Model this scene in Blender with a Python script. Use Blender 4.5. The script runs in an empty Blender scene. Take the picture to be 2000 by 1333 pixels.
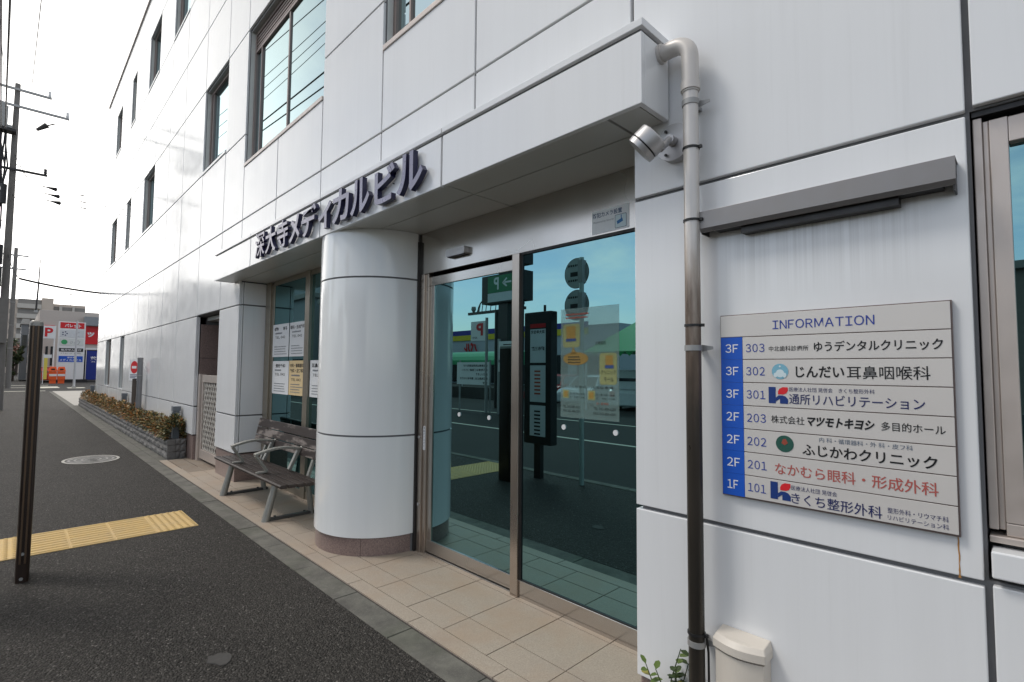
import bpy, bmesh, math, random
from mathutils import Vector, Matrix, Quaternion
random.seed(7)
S = bpy.context.scene
C = S.collection
R = math.radians

# ------------------------------------------------------------------ camera
YAW, PITCH, ROLL = 0.771912465, 0.055141553, 0.007992510
cam_d = bpy.data.cameras.new('camera'); cam = bpy.data.objects.new('camera', cam_d); C.objects.link(cam)
fw = Vector((math.sin(YAW)*math.cos(PITCH), math.cos(YAW)*math.cos(PITCH), math.sin(PITCH)))
rt = fw.cross(Vector((0, 0, 1))).normalized(); up = rt.cross(fw)
r2 = rt*math.cos(ROLL)+up*math.sin(ROLL); u2 = up*math.cos(ROLL)-rt*math.sin(ROLL)
m = Matrix((r2, u2, -fw)).transposed().to_4x4(); m.translation = (0, 0, 1.6)
cam.matrix_world = m
cam_d.sensor_width = 36; cam_d.lens = 999.688/2000*36
cam_d.clip_start = 0.05; cam_d.clip_end = 2000
S.camera = cam

# ------------------------------------------------------------------ light
SUN_EL, SUN_AZ = R(54), R(-42)          # azimuth measured from +Y towards +X
sun_dir = Vector((math.sin(SUN_AZ)*math.cos(SUN_EL), math.cos(SUN_AZ)*math.cos(SUN_EL), math.sin(SUN_EL)))
sd = bpy.data.lights.new('sun', 'SUN'); so = bpy.data.objects.new('sun', sd); C.objects.link(so)
sd.energy = 1.25; sd.angle = R(14); sd.color = (1, 0.96, 0.9)
so.rotation_euler = (-sun_dir).to_track_quat('-Z', 'Y').to_euler(); so.location = (0, 0, 40)

W = bpy.data.worlds.new('World'); S.world = W; W.use_nodes = True
nt = W.node_tree; nt.nodes.clear()
def wn(t, **k):
    n = nt.nodes.new(t)
    for a, b in k.items(): setattr(n, a, b)
    return n
wl = lambda a, b: nt.links.new(a, b)
def wmath(op, a, b=None, c=None, clamp=False):
    n = wn('ShaderNodeMath', operation=op, use_clamp=clamp)
    for i, v in enumerate((a, b, c)):
        if v is None: continue
        if isinstance(v, (int, float)): n.inputs[i].default_value = v
        else: wl(v, n.inputs[i])
    return n.outputs[0]
out = wn('ShaderNodeOutputWorld'); bg = wn('ShaderNodeBackground'); bg.inputs[1].default_value = 0.1
sky = wn('ShaderNodeTexSky', sky_type='NISHITA', sun_disc=False, sun_elevation=SUN_EL, sun_rotation=SUN_AZ)
sky.air_density = 1.0; sky.dust_density = 1.2
tc = wn('ShaderNodeTexCoord')
sep = wn('ShaderNodeSeparateXYZ'); wl(tc.outputs['Generated'], sep.inputs[0])
zc = wmath('MAXIMUM', sep.outputs[2], 0.0)
den = wmath('ADD', zc, 0.16)
cx = wmath('DIVIDE', sep.outputs[0], den); cy = wmath('DIVIDE', sep.outputs[1], den)
cmb = wn('ShaderNodeCombineXYZ'); wl(cx, cmb.inputs[0]); wl(cy, cmb.inputs[1])
no = wn('ShaderNodeTexNoise'); no.inputs['Scale'].default_value = 1.1; no.inputs['Detail'].default_value = 7; no.inputs['Roughness'].default_value = 0.6
no.inputs['Distortion'].default_value = 0.6
wl(cmb.outputs[0], no.inputs['Vector'])
# the cloud sheet is thickest and brightest up the street, thin over the car park
dp = wn('ShaderNodeVectorMath', operation='DOT_PRODUCT'); wl(tc.outputs['Generated'], dp.inputs[0]); dp.inputs[1].default_value = Vector((0.12, 0.95, 0.25)).normalized()
mr = wn('ShaderNodeMapRange', interpolation_type='SMOOTHSTEP'); wl(dp.outputs['Value'], mr.inputs[0])
mr.inputs[1].default_value = 0.80; mr.inputs[2].default_value = 0.99; mr.inputs[3].default_value = 0; mr.inputs[4].default_value = 1
mz = wn('ShaderNodeMapRange', interpolation_type='SMOOTHSTEP'); wl(sep.outputs[2], mz.inputs[0])
mz.inputs[1].default_value = 0.25; mz.inputs[2].default_value = 0.75; mz.inputs[3].default_value = 0; mz.inputs[4].default_value = 0.2
t = wmath('ADD', no.outputs['Fac'], wmath('MULTIPLY', mr.outputs[0], 0.6))
t = wmath('ADD', t, mz.outputs[0])
cf = wn('ShaderNodeMapRange', interpolation_type='SMOOTHSTEP'); wl(t, cf.inputs[0])
cf.inputs[1].default_value = 0.37; cf.inputs[2].default_value = 0.86; cf.inputs[3].default_value = 0.06; cf.inputs[4].default_value = 1
cb = wmath('ADD', wmath('MULTIPLY', mr.outputs[0], 7.0), 9.0)
ccol = wn('ShaderNodeVectorMath', operation='SCALE'); ccol.inputs[0].default_value = (1.0, 0.975, 0.94); wl(cb, ccol.inputs['Scale'])
mx = wn('ShaderNodeMix', data_type='RGBA'); wl(cf.outputs[0], mx.inputs[0])
wl(sky.outputs[0], mx.inputs[6]); wl(ccol.outputs[0], mx.inputs[7])
hb_ = wn('ShaderNodeMapRange', interpolation_type='SMOOTHSTEP'); wl(sep.outputs[2], hb_.inputs[0])
hb_.inputs[1].default_value = 0.12; hb_.inputs[2].default_value = 0.60; hb_.inputs[3].default_value = 1.45; hb_.inputs[4].default_value = 0.95
hs_ = wn('ShaderNodeVectorMath', operation='SCALE'); wl(mx.outputs[2], hs_.inputs[0]); wl(hb_.outputs[0], hs_.inputs['Scale'])
wl(hs_.outputs[0], bg.inputs[0]); wl(bg.outputs[0], out.inputs[0])
S.view_settings.view_transform = 'Standard'; S.view_settings.look = 'None'
S.view_settings.exposure = 0.40; S.view_settings.gamma = 1
S.render.engine = 'CYCLES'
S.cycles.max_bounces = 8; S.cycles.glossy_bounces = 5; S.cycles.transparent_max_bounces = 10
S.cycles.use_denoising = True
S.cycles.sample_clamp_indirect = 6

# ------------------------------------------------------------------ materials
MATS = {}
def srgb(r, g, b):
    f = lambda c: (c/255/12.92) if c/255 <= 0.04045 else ((c/255+0.055)/1.055)**2.4
    return (f(r), f(g), f(b))
class NB:
    def __init__(s, name):
        s.m = bpy.data.materials.new(name); s.m.use_nodes = True; s.t = s.m.node_tree; s.t.nodes.clear()
        s.out = s.n('ShaderNodeOutputMaterial'); s.p = s.n('ShaderNodeBsdfPrincipled'); s.l(s.p.outputs[0], s.out.inputs[0])
        s.tc = None
    def n(s, t, **k):
        n = s.t.nodes.new(t)
        for a, b in k.items(): setattr(n, a, b)
        return n
    def l(s, a, b): s.t.links.new(a, b)
    def co(s):
        if not s.tc: s.tc = s.n('ShaderNodeTexCoord')
        return s.tc.outputs['Object']
    def mp(s, scale):
        m = s.n('ShaderNodeMapping'); s.l(s.co(), m.inputs[0]); m.inputs['Scale'].default_value = scale; return m.outputs[0]
    def noise(s, scale, detail=4, rough=0.55, sc3=None):
        n = s.n('ShaderNodeTexNoise'); n.inputs['Scale'].default_value = scale; n.inputs['Detail'].default_value = detail; n.inputs['Roughness'].default_value = rough
        s.l(s.mp(sc3) if sc3 else s.co(), n.inputs['Vector']); return n.outputs['Fac']
    def vor(s, scale, feature='F1'):
        n = s.n('ShaderNodeTexVoronoi', feature=feature); n.inputs['Scale'].default_value = scale; s.l(s.co(), n.inputs['Vector']); return n
    def ramp(s, f, stops):
        r = s.n('ShaderNodeValToRGB'); s.l(f, r.inputs[0]); e = r.color_ramp.elements
        while len(e) < len(stops): e.new(0.5)
        for i, (p, c) in enumerate(stops):
            e[i].position = p; e[i].color = (*c, 1) if len(c) == 3 else c
        return r.outputs[0]
    def mix(s, f, a, b, bt='MIX'):
        x = s.n('ShaderNodeMix', data_type='RGBA', blend_type=bt)
        for i, v in ((0, f), (6, a), (7, b)):
            if isinstance(v, (int, float)): x.inputs[i].default_value = v
            elif isinstance(v, tuple): x.inputs[i].default_value = (*v, 1)
            else: s.l(v, x.inputs[i])
        return x.outputs[2]
    def rng(s, f, a, b, c, d):
        r = s.n('ShaderNodeMapRange'); s.l(f, r.inputs[0])
        for i, v in enumerate((a, b, c, d)): r.inputs[i+1].default_value = v
        return r.outputs[0]
    def bump(s, f, st, dist=0.01):
        b = s.n('ShaderNodeBump'); b.inputs['Strength'].default_value = st; b.inputs['Distance'].default_value = dist
        s.l(f, b.inputs['Height']); s.l(b.outputs[0], s.p.inputs['Normal']); return b
    def col(s, c):
        if isinstance(c, tuple): s.p.inputs['Base Color'].default_value = (*c, 1)
        else: s.l(c, s.p.inputs['Base Color'])
    def set(s, **k):
        for a, v in k.items():
            i = s.p.inputs[a.replace('_', ' ')]
            if isinstance(v, (int, float)): i.default_value = v
            elif isinstance(v, tuple): i.default_value = v
            else: s.l(v, i)
def plain(name, c, rough=0.5, metal=0.0, var=0.12, scale=6, spec=0.5):
    if name in MATS: return MATS[name]
    b = NB(name)
    f = b.noise(scale, 5)
    b.col(b.mix(f, tuple(x*(1-var) for x in c), tuple(min(1, x*(1+var)) for x in c)))
    b.set(Roughness=b.rng(b.noise(scale*2.3, 3), 0.3, 0.7, max(0.02, rough-0.07), min(1, rough+0.07)), Metallic=metal)
    b.p.inputs['Specular IOR Level'].default_value = spec
    MATS[name] = b.m; return b.m

# enamelled wall panels: slight waviness, faint vertical rain marks
b = NB('enamel_panel')
st = b.noise(1.0, 6, 0.65, (9, 9, 0.35)); big = b.noise(0.6, 3)
base = b.mix(b.rng(st, 0.42, 0.75, 0, 0.26), (0.78, 0.785, 0.79), (0.66, 0.66, 0.655))
base = b.mix(b.rng(big, 0.35, 0.7, 0, 0.3), base, (0.72, 0.73, 0.745))
sx_ = b.n('ShaderNodeSeparateXYZ'); gp_ = b.n('ShaderNodeNewGeometry'); b.l(gp_.outputs['Position'], sx_.inputs[0])
def mm(op, *a):
    n = b.n('ShaderNodeMath', operation=op)
    for i, v in enumerate(a):
        if isinstance(v, (int, float)): n.inputs[i].default_value = v
        else: b.l(v, n.inputs[i])
    return n.outputs[0]
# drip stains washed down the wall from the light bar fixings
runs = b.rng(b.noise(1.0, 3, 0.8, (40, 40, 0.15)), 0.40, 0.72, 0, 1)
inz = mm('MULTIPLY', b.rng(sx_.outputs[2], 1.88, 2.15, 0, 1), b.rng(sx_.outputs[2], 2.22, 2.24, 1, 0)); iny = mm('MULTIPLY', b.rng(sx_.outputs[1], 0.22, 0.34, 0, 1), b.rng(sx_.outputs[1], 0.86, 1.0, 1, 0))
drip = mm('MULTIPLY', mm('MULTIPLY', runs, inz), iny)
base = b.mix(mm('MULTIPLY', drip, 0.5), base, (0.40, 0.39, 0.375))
# thin grime washed over the lips of the joints
gr_ = b.noise(1.0, 6, 0.75, (22, 22, 0.5)); base = b.mix(b.rng(gr_, 0.56, 0.8, 0, 0.16), base, (0.50, 0.49, 0.475))
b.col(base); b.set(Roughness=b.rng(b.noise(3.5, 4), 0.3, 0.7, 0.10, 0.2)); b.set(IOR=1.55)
b.bump(b.noise(1.6, 2), 0.05, 0.05)
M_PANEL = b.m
b = NB('column_panel'); st = b.noise(1.0, 5, 0.6, (11, 11, 0.4))
b.col(b.mix(b.rng(st, 0.45, 0.8, 0, 0.35), (0.86, 0.875, 0.87), (0.77, 0.785, 0.775))); b.set(Roughness=b.rng(b.noise(4, 4), 0.3, 0.7, 0.09, 0.16), IOR=1.55); b.bump(b.noise(1.8, 2), 0.04, 0.05)
M_COL = b.m
M_GROOVE = plain('joint_sealant', (0.15, 0.15, 0.155), 0.7)
# soffit
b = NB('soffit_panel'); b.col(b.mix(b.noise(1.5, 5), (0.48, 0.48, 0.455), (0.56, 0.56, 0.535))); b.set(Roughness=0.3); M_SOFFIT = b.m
# granite
b = NB('granite_pink'); v = b.vor(260); n2 = b.noise(90, 5, 0.7)
b.col(b.mix(0.6, b.ramp(v.outputs['Color'], [(0, (0.08, 0.06, 0.055)), (0.45, (0.24, 0.17, 0.15)), (1, (0.40, 0.30, 0.27))]), b.ramp(n2, [(0.35, (0.12, 0.085, 0.08)), (0.65, (0.33, 0.245, 0.22))])))
b.set(Roughness=0.28); M_GRANITE = b.m
b = NB('granite_dark'); v = b.vor(200)
b.col(b.ramp(v.outputs['Color'], [(0, (0.07, 0.05, 0.045)), (1, (0.19, 0.145, 0.135))])); b.set(Roughness=0.35); M_GRANITE_D = b.m
# porch tiles
b = NB('porch_tile'); n1 = b.noise(120, 3, 0.8); n2 = b.noise(2.3, 5, 0.6)
c = b.mix(n1, (0.16, 0.13, 0.10), (0.57, 0.485, 0.395))
c = b.mix(b.rng(n2, 0.45, 0.75, 0, 0.6), c, (0.36, 0.25, 0.165))
n3 = b.noise(1.1, 6, 0.6)
c = b.mix(b.rng(n3, 0.48, 0.75, 0, 0.6), c, (0.27, 0.22, 0.19))
b.col(c); b.set(Roughness=b.rng(n1, 0.3, 0.7, 0.45, 0.7)); b.bump(n1, 0.25, 0.003); M_TILE = b.m
b = NB('grout'); b.col(b.mix(b.noise(60, 4), (0.06, 0.05, 0.045), (0.13, 0.11, 0.1))); b.set(Roughness=0.9); M_GROUT = b.m
# asphalt (porous pavement): rounded aggregate with a few light stones
b = NB('porous_asphalt'); v = b.vor(92); v2 = b.vor(50); n1 = b.noise(0.9, 5, 0.6); n2 = b.noise(240, 2)
c = b.ramp(v.outputs['Color'], [(0, (0.015, 0.0132, 0.0115)), (0.5, (0.058, 0.052, 0.046)), (0.85, (0.125, 0.114, 0.102)), (1, (0.36, 0.335, 0.305))])
c = b.mix(b.rng(v.outputs['Distance'], 0.1, 0.75, 0.0, 0.75), c, (0.013, 0.0115, 0.01))
c = b.mix(b.rng(n1, 0.4, 0.72, 0.0, 0.3), c, (0.058, 0.053, 0.047))
b.col(c); b.set(Roughness=b.rng(n2, 0.3, 0.7, 0.6, 0.9)); b.p.inputs['Specular IOR Level'].default_value = 0.22
h = b.n('ShaderNodeMath', operation='ADD'); b.l(b.rng(v.outputs['Distance'], 0, 0.8, 1, 0), h.inputs[0]); b.l(b.rng(v2.outputs['Distance'], 0, 0.9, 0.7, 0), h.inputs[1])
b.bump(h.outputs[0], 1.0, 0.009); M_ASPHALT = b.m
b = NB('road_asphalt'); v = b.vor(90); c = b.ramp(v.outputs['Color'], [(0, (0.022, 0.022, 0.022)), (1, (0.055, 0.054, 0.052))])
c = b.mix(b.rng(b.noise(0.35, 5), 0.35, 0.7, 0, 0.5), c, (0.055, 0.054, 0.05)); b.col(c); b.set(Roughness=0.9); b.p.inputs['Specular IOR Level'].default_value = 0.2; M_ROAD = b.m
b = NB('kerb_concrete'); n1 = b.noise(5, 6, 0.7); n2 = b.noise(120, 3)
c = b.mix(b.rng(n1, 0.35, 0.7, 0, 1), (0.085, 0.08, 0.072), (0.17, 0.165, 0.14)); c = b.mix(b.rng(n2, 0.55, 0.75, 0, 0.45), c, (0.25, 0.24, 0.21))
c = b.mix(b.rng(b.noise(1.7, 4), 0.5, 0.7, 0, 0.5), c, (0.075, 0.085, 0.055))
b.col(c); b.set(Roughness=0.9); b.bump(n2, 0.3, 0.003); M_KERB = b.m
b = NB('pale_concrete'); b.col(b.mix(b.noise(1.3, 6, 0.65), (0.33, 0.31, 0.28), (0.46, 0.44, 0.40))); b.set(Roughness=0.9); M_APRON = b.m
b = NB('tactile_yellow'); n1 = b.noise(4, 6, 0.65); n2 = b.noise(70, 3)
c = b.mix(b.rng(n1, 0.35, 0.7, 0, 1), (0.62, 0.43, 0.17), (0.54, 0.39, 0.19)); c = b.mix(b.rng(n2, 0.55, 0.8, 0, 0.5), c, (0.22, 0.16, 0.09)); b.col(c); b.set(Roughness=0.75); M_TACT = b.m
b = NB('steel_cover'); c = b.mix(b.noise(7, 5), (0.17, 0.165, 0.155), (0.33, 0.32, 0.30)); b.col(c); b.set(Roughness=0.6, Metallic=0.3); M_COVER = b.m
# brushed stainless
def brushed(name, c, rough, sc):
    b = NB(name); n = b.noise(1.0, 4, 0.7, sc); n2 = b.noise(0.9, 3)
    b.col(b.mix(n, tuple(x*0.86 for x in c), c)); b.set(Metallic=0.92, Roughness=b.rng(n2, 0.35, 0.65, rough-0.09, rough+0.07)); b.bump(n, 0.012, 0.002); return b.m
M_STEEL = brushed('brushed_steel', (0.52, 0.49, 0.455), 0.25, (4, 3, 420))
M_STEEL_V = brushed('brushed_steel_upright', (0.52, 0.455, 0.40), 0.27, (420, 420, 3))
M_ALU = plain('champagne_aluminium', (0.54, 0.475, 0.43), 0.38, 0.45, 0.05)
M_ALU_DK = plain('bronze_aluminium', (0.27, 0.215, 0.195), 0.4, 0.5, 0.06)
M_BAR = plain('grey_anodised', (0.235, 0.225, 0.222), 0.42, 0.55, 0.05)
M_LAMP = plain('lamp_silver', (0.47, 0.46, 0.46), 0.38, 0.55, 0.05)
M_BLACK = plain('black_rubber', (0.012, 0.012, 0.013), 0.5)
M_DKMETAL = plain('dark_metal', (0.03, 0.028, 0.028), 0.4, 0.3)
M_PIPE_G = plain('pipe_zinc', (0.60, 0.565, 0.53), 0.4, 0.2, 0.08, 4)
# drain pipe: bare steel, dull dark tarnish on the lower length and on the weathered side
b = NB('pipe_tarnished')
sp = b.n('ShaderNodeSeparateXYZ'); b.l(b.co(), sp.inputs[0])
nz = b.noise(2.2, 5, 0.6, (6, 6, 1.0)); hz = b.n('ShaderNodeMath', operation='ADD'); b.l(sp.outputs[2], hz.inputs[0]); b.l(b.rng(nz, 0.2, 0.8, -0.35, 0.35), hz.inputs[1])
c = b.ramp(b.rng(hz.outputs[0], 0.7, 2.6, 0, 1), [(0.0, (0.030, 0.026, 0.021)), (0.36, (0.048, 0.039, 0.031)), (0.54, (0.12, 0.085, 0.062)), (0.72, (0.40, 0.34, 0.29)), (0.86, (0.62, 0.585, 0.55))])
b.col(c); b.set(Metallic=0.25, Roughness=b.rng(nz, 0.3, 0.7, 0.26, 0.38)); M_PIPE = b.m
M_CREAM = plain('cream_plastic', (0.62, 0.57, 0.50), 0.4, 0, 0.04)
M_NAVY = plain('navy_letter_side', (0.018, 0.018, 0.06), 0.35)
M_LETTER = plain('letter_face', (0.20, 0.19, 0.235), 0.3, 0.6, 0.05)
M_BOARD = plain('sign_silver', (0.64, 0.61, 0.58), 0.36, 0.12, 0.04, 3)
M_WHITE = plain('white_paint', (0.78, 0.78, 0.78), 0.5, 0, 0.04)
M_PAPER = plain('paper_white', (0.74, 0.75, 0.76), 0.7, 0, 0.03)
M_PAPER_O = plain('paper_orange', (0.72, 0.55, 0.30), 0.7, 0, 0.05)
def flat(name, rgb, rough=0.5): return plain(name, srgb(*rgb), rough, 0, 0.05)
M_BLUE = flat('sign_blue', (12, 84, 190)); M_TXTBLUE = flat('text_blue', (38, 62, 150)); M_TXTNAVY = flat('text_navy', (34, 40, 92))
M_TXTBLACK = flat('text_black', (16, 16, 18)); M_TXTRED = flat('text_brick', (176, 88, 80)); M_TXTGREYBLUE = flat('text_slate', (84, 100, 120))
M_TXTWHITE = plain('text_white', (0.8, 0.8, 0.82), 0.5); M_LOGONAVY = flat('logo_navy', (16, 52, 120)); M_LOGORED = flat('logo_red', (214, 30, 40))
M_TEAL = flat('logo_teal', (120, 176, 196)); M_GREENLOGO = flat('logo_green', (32, 84, 72)); M_SKYICON = flat('icon_pale', (205, 222, 226))
M_ORANGE = flat('bin_orange', (235, 92, 30)); M_RED = flat('sign_red', (206, 26, 34)); M_YELLOW = flat('sign_yellow', (228, 205, 40)); M_PYEL = flat('poster_yellow', (226, 222, 110)); M_PORANGE = flat('poster_orange', (222, 150, 30))
M_GREEN = flat('sign_green', (16, 120, 76)); M_TENT = flat('tent_green', (36, 150, 80)); M_DKBLUE = flat('banner_blue', (14, 40, 130)); M_STBLUE = flat('fascia_blue', (40, 48, 150))
M_FADEGREY = flat('text_faded', (130, 134, 140))
# rust
b = NB('rust'); b.col(b.mix(b.noise(60, 4, 0.6, (1, 1, 0.4)), (0.32, 0.13, 0.03), (0.50, 0.27, 0.08))); b.set(Roughness=0.8); M_RUST = b.m
# tinted solar glass: half mirror, half smoked
def glass(name, tint, refl, thru, f=0.62):
    b = NB(name); b.t.nodes.remove(b.p)
    g = b.n('ShaderNodeBsdfGlossy'); g.inputs['Color'].default_value = (*refl, 1); g.inputs['Roughness'].default_value = 0.0
    tr = b.n('ShaderNodeBsdfTransparent'); tr.inputs['Color'].default_value = (*thru, 1)
    lw = b.n('ShaderNodeLayerWeight'); lw.inputs['Blend'].default_value = 0.35
    m_ = b.n('ShaderNodeMixShader'); b.l(b.rng(lw.outputs['Fresnel'], 0, 1, f, 1.0), m_.inputs[0]); b.l(tr.outputs[0], m_.inputs[1]); b.l(g.outputs[0], m_.inputs[2])
    b.l(m_.outputs[0], b.out.inputs[0]); return b.m
M_GLASS = glass('tinted_glass', 0, (0.225, 0.415, 0.445), (0.035, 0.075, 0.07), 0.76)
M_WGLASS = glass('upper_glass', 0, (0.60, 0.76, 0.79), (0.10, 0.17, 0.16), 0.72)
M_SGLASS = glass('shop_glass', 0, (0.6, 0.62, 0.65), (0.25, 0.27, 0.28), 0.3)
def film(name, c, op):
    b = NB(name); tr = b.n('ShaderNodeBsdfTransparent'); m_ = b.n('ShaderNodeMixShader'); m_.inputs[0].default_value = op
    b.col(c); b.set(Roughness=0.6); b.l(tr.outputs[0], m_.inputs[1]); b.l(b.p.outputs[0], m_.inputs[2]); b.l(m_.outputs[0], b.out.inputs[0]); return b.m
M_FILM = film('poster_film', (0.36, 0.52, 0.48), 0.2); M_FILMY = film('poster_film_yellow', (0.50, 0.52, 0.20), 0.4); M_FILMO = film('poster_film_orange', (0.50, 0.31, 0.06), 0.5); M_FILMT = film('poster_film_ink', (0.015, 0.03, 0.03), 0.85)
M_FILMR = film('poster_film_red', (0.5, 0.08, 0.04), 0.7); M_FILMB = film('poster_film_blue', (0.03, 0.1, 0.35), 0.55)
# bench wood: dark stained slats, bare silvery streaks on the back
def wood(name, dark, pale, amt):
    b = NB(name); g = b.noise(1.0, 6, 0.7, (60, 2.2, 60)); w = b.noise(1.0, 5, 0.6, (7, 2.5, 9))
    c = b.mix(g, tuple(x*0.6 for x in dark), tuple(x*1.4 for x in dark)); c = b.mix(b.rng(w, 0.52, 0.62, 0, amt), c, pale); b.col(c); b.set(Roughness=0.5); b.p.inputs['Specular IOR Level'].default_value = 0.3; b.bump(g, 0.3, 0.003); return b.m
M_WOOD = wood('bench_wood', (0.034, 0.025, 0.022), (0.11, 0.09, 0.08), 0.2)
M_WOOD_W = wood('bench_wood_weathered', (0.036, 0.027, 0.024), (0.25, 0.215, 0.195), 0.85)
M_ARM = plain('cast_aluminium', (0.30, 0.295, 0.27), 0.45, 0.5, 0.1, 20)
# brown post
b = NB('brown_enamel'); b.col(b.mix(b.noise(2, 5, 0.6, (20, 20, 0.6)), (0.020, 0.013, 0.011), (0.045, 0.028, 0.021))); b.set(Roughness=0.3, Metallic=0.2); M_BROWN = b.m
M_BROWN_L = plain('bronze_trim', (0.135, 0.088, 0.058), 0.35, 0.5)
# planter stone
b = NB('split_stone'); n1 = b.noise(14, 6, 0.7); n2 = b.noise(3, 4)
c = b.mix(n1, (0.06, 0.058, 0.056), (0.27, 0.26, 0.25)); c = b.mix(b.rng(n2, 0.4, 0.7, 0, 0.5), c, (0.13, 0.125, 0.115)); b.col(c); b.set(Roughness=0.9); b.bump(b.noise(35, 6, 0.7), 0.7, 0.02); M_STONE = b.m
b = NB('soil'); b.col(b.mix(b.noise(30, 5), (0.03, 0.022, 0.016), (0.075, 0.055, 0.04))); b.set(Roughness=1.0); M_SOIL = b.m
def leafmat(name, a, c_):
    b = NB(name); b.col(b.mix(b.noise(18, 3), a, c_)); b.set(Roughness=0.45); b.p.inputs['Specular IOR Level'].default_value = 0.35; return b.m
M_LEAVES = [leafmat('leaf_dark_green', (0.025, 0.035, 0.016), (0.07, 0.08, 0.035)), leafmat('leaf_olive', (0.12, 0.11, 0.035), (0.27, 0.22, 0.07)), leafmat('leaf_russet', (0.30, 0.11, 0.025), (0.48, 0.21, 0.06)), leafmat('leaf_tan', (0.34, 0.22, 0.09), (0.52, 0.37, 0.18)), leafmat('leaf_pale_edge', (0.20, 0.21, 0.13), (0.36, 0.34, 0.2))]
M_TREE = [leafmat('tree_dark', (0.016, 0.03, 0.012), (0.04, 0.06, 0.022)), leafmat('tree_light', (0.05, 0.075, 0.025), (0.09, 0.11, 0.04)), leafmat('tree_blossom', (0.30, 0.13, 0.10), (0.42, 0.25, 0.20))]
M_BARK = plain('bark', (0.07, 0.055, 0.045), 0.9)
M_WEED = [leafmat('weed_green', (0.05, 0.09, 0.015), (0.13, 0.19, 0.04)), leafmat('weed_dark', (0.02, 0.04, 0.012), (0.05, 0.08, 0.02)), leafmat('weed_yellow', (0.28, 0.26, 0.05), (0.4, 0.36, 0.1))]
M_POLE = plain('concrete_pole', (0.19, 0.18, 0.17), 0.9, 0, 0.15); M_WIRE = plain('wire_black', (0.012, 0.012, 0.014), 0.5); M_GALV = plain('galvanised', (0.35, 0.35, 0.345), 0.5, 0.5)
M_TRAFO = plain('transformer_grey', (0.30, 0.31, 0.31), 0.5)
M_STORE = plain('store_beige', (0.50, 0.45, 0.41), 0.8, 0, 0.05); M_APT = plain('apartment_beige', (0.56, 0.48, 0.41), 0.85, 0, 0.08, 0.4); M_APTDK = plain('apartment_recess', (0.24, 0.225, 0.21), 0.7); M_APTBAL = plain('balcony_grey', (0.52, 0.49, 0.45), 0.8)
M_DKGLASS = plain('window_dark', (0.02, 0.024, 0.028), 0.12)
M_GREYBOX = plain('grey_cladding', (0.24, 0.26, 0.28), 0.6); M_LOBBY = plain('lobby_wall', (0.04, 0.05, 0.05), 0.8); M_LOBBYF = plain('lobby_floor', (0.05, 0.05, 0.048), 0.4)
M_SIGNBACK = plain('sign_back_grey', (0.42, 0.45, 0.44), 0.5, 0.2); M_BLIND = plain('blind_slat', (0.40, 0.55, 0.52), 0.6)
M_STGREY = plain('store_grey', (0.52, 0.55, 0.60), 0.7)

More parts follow.
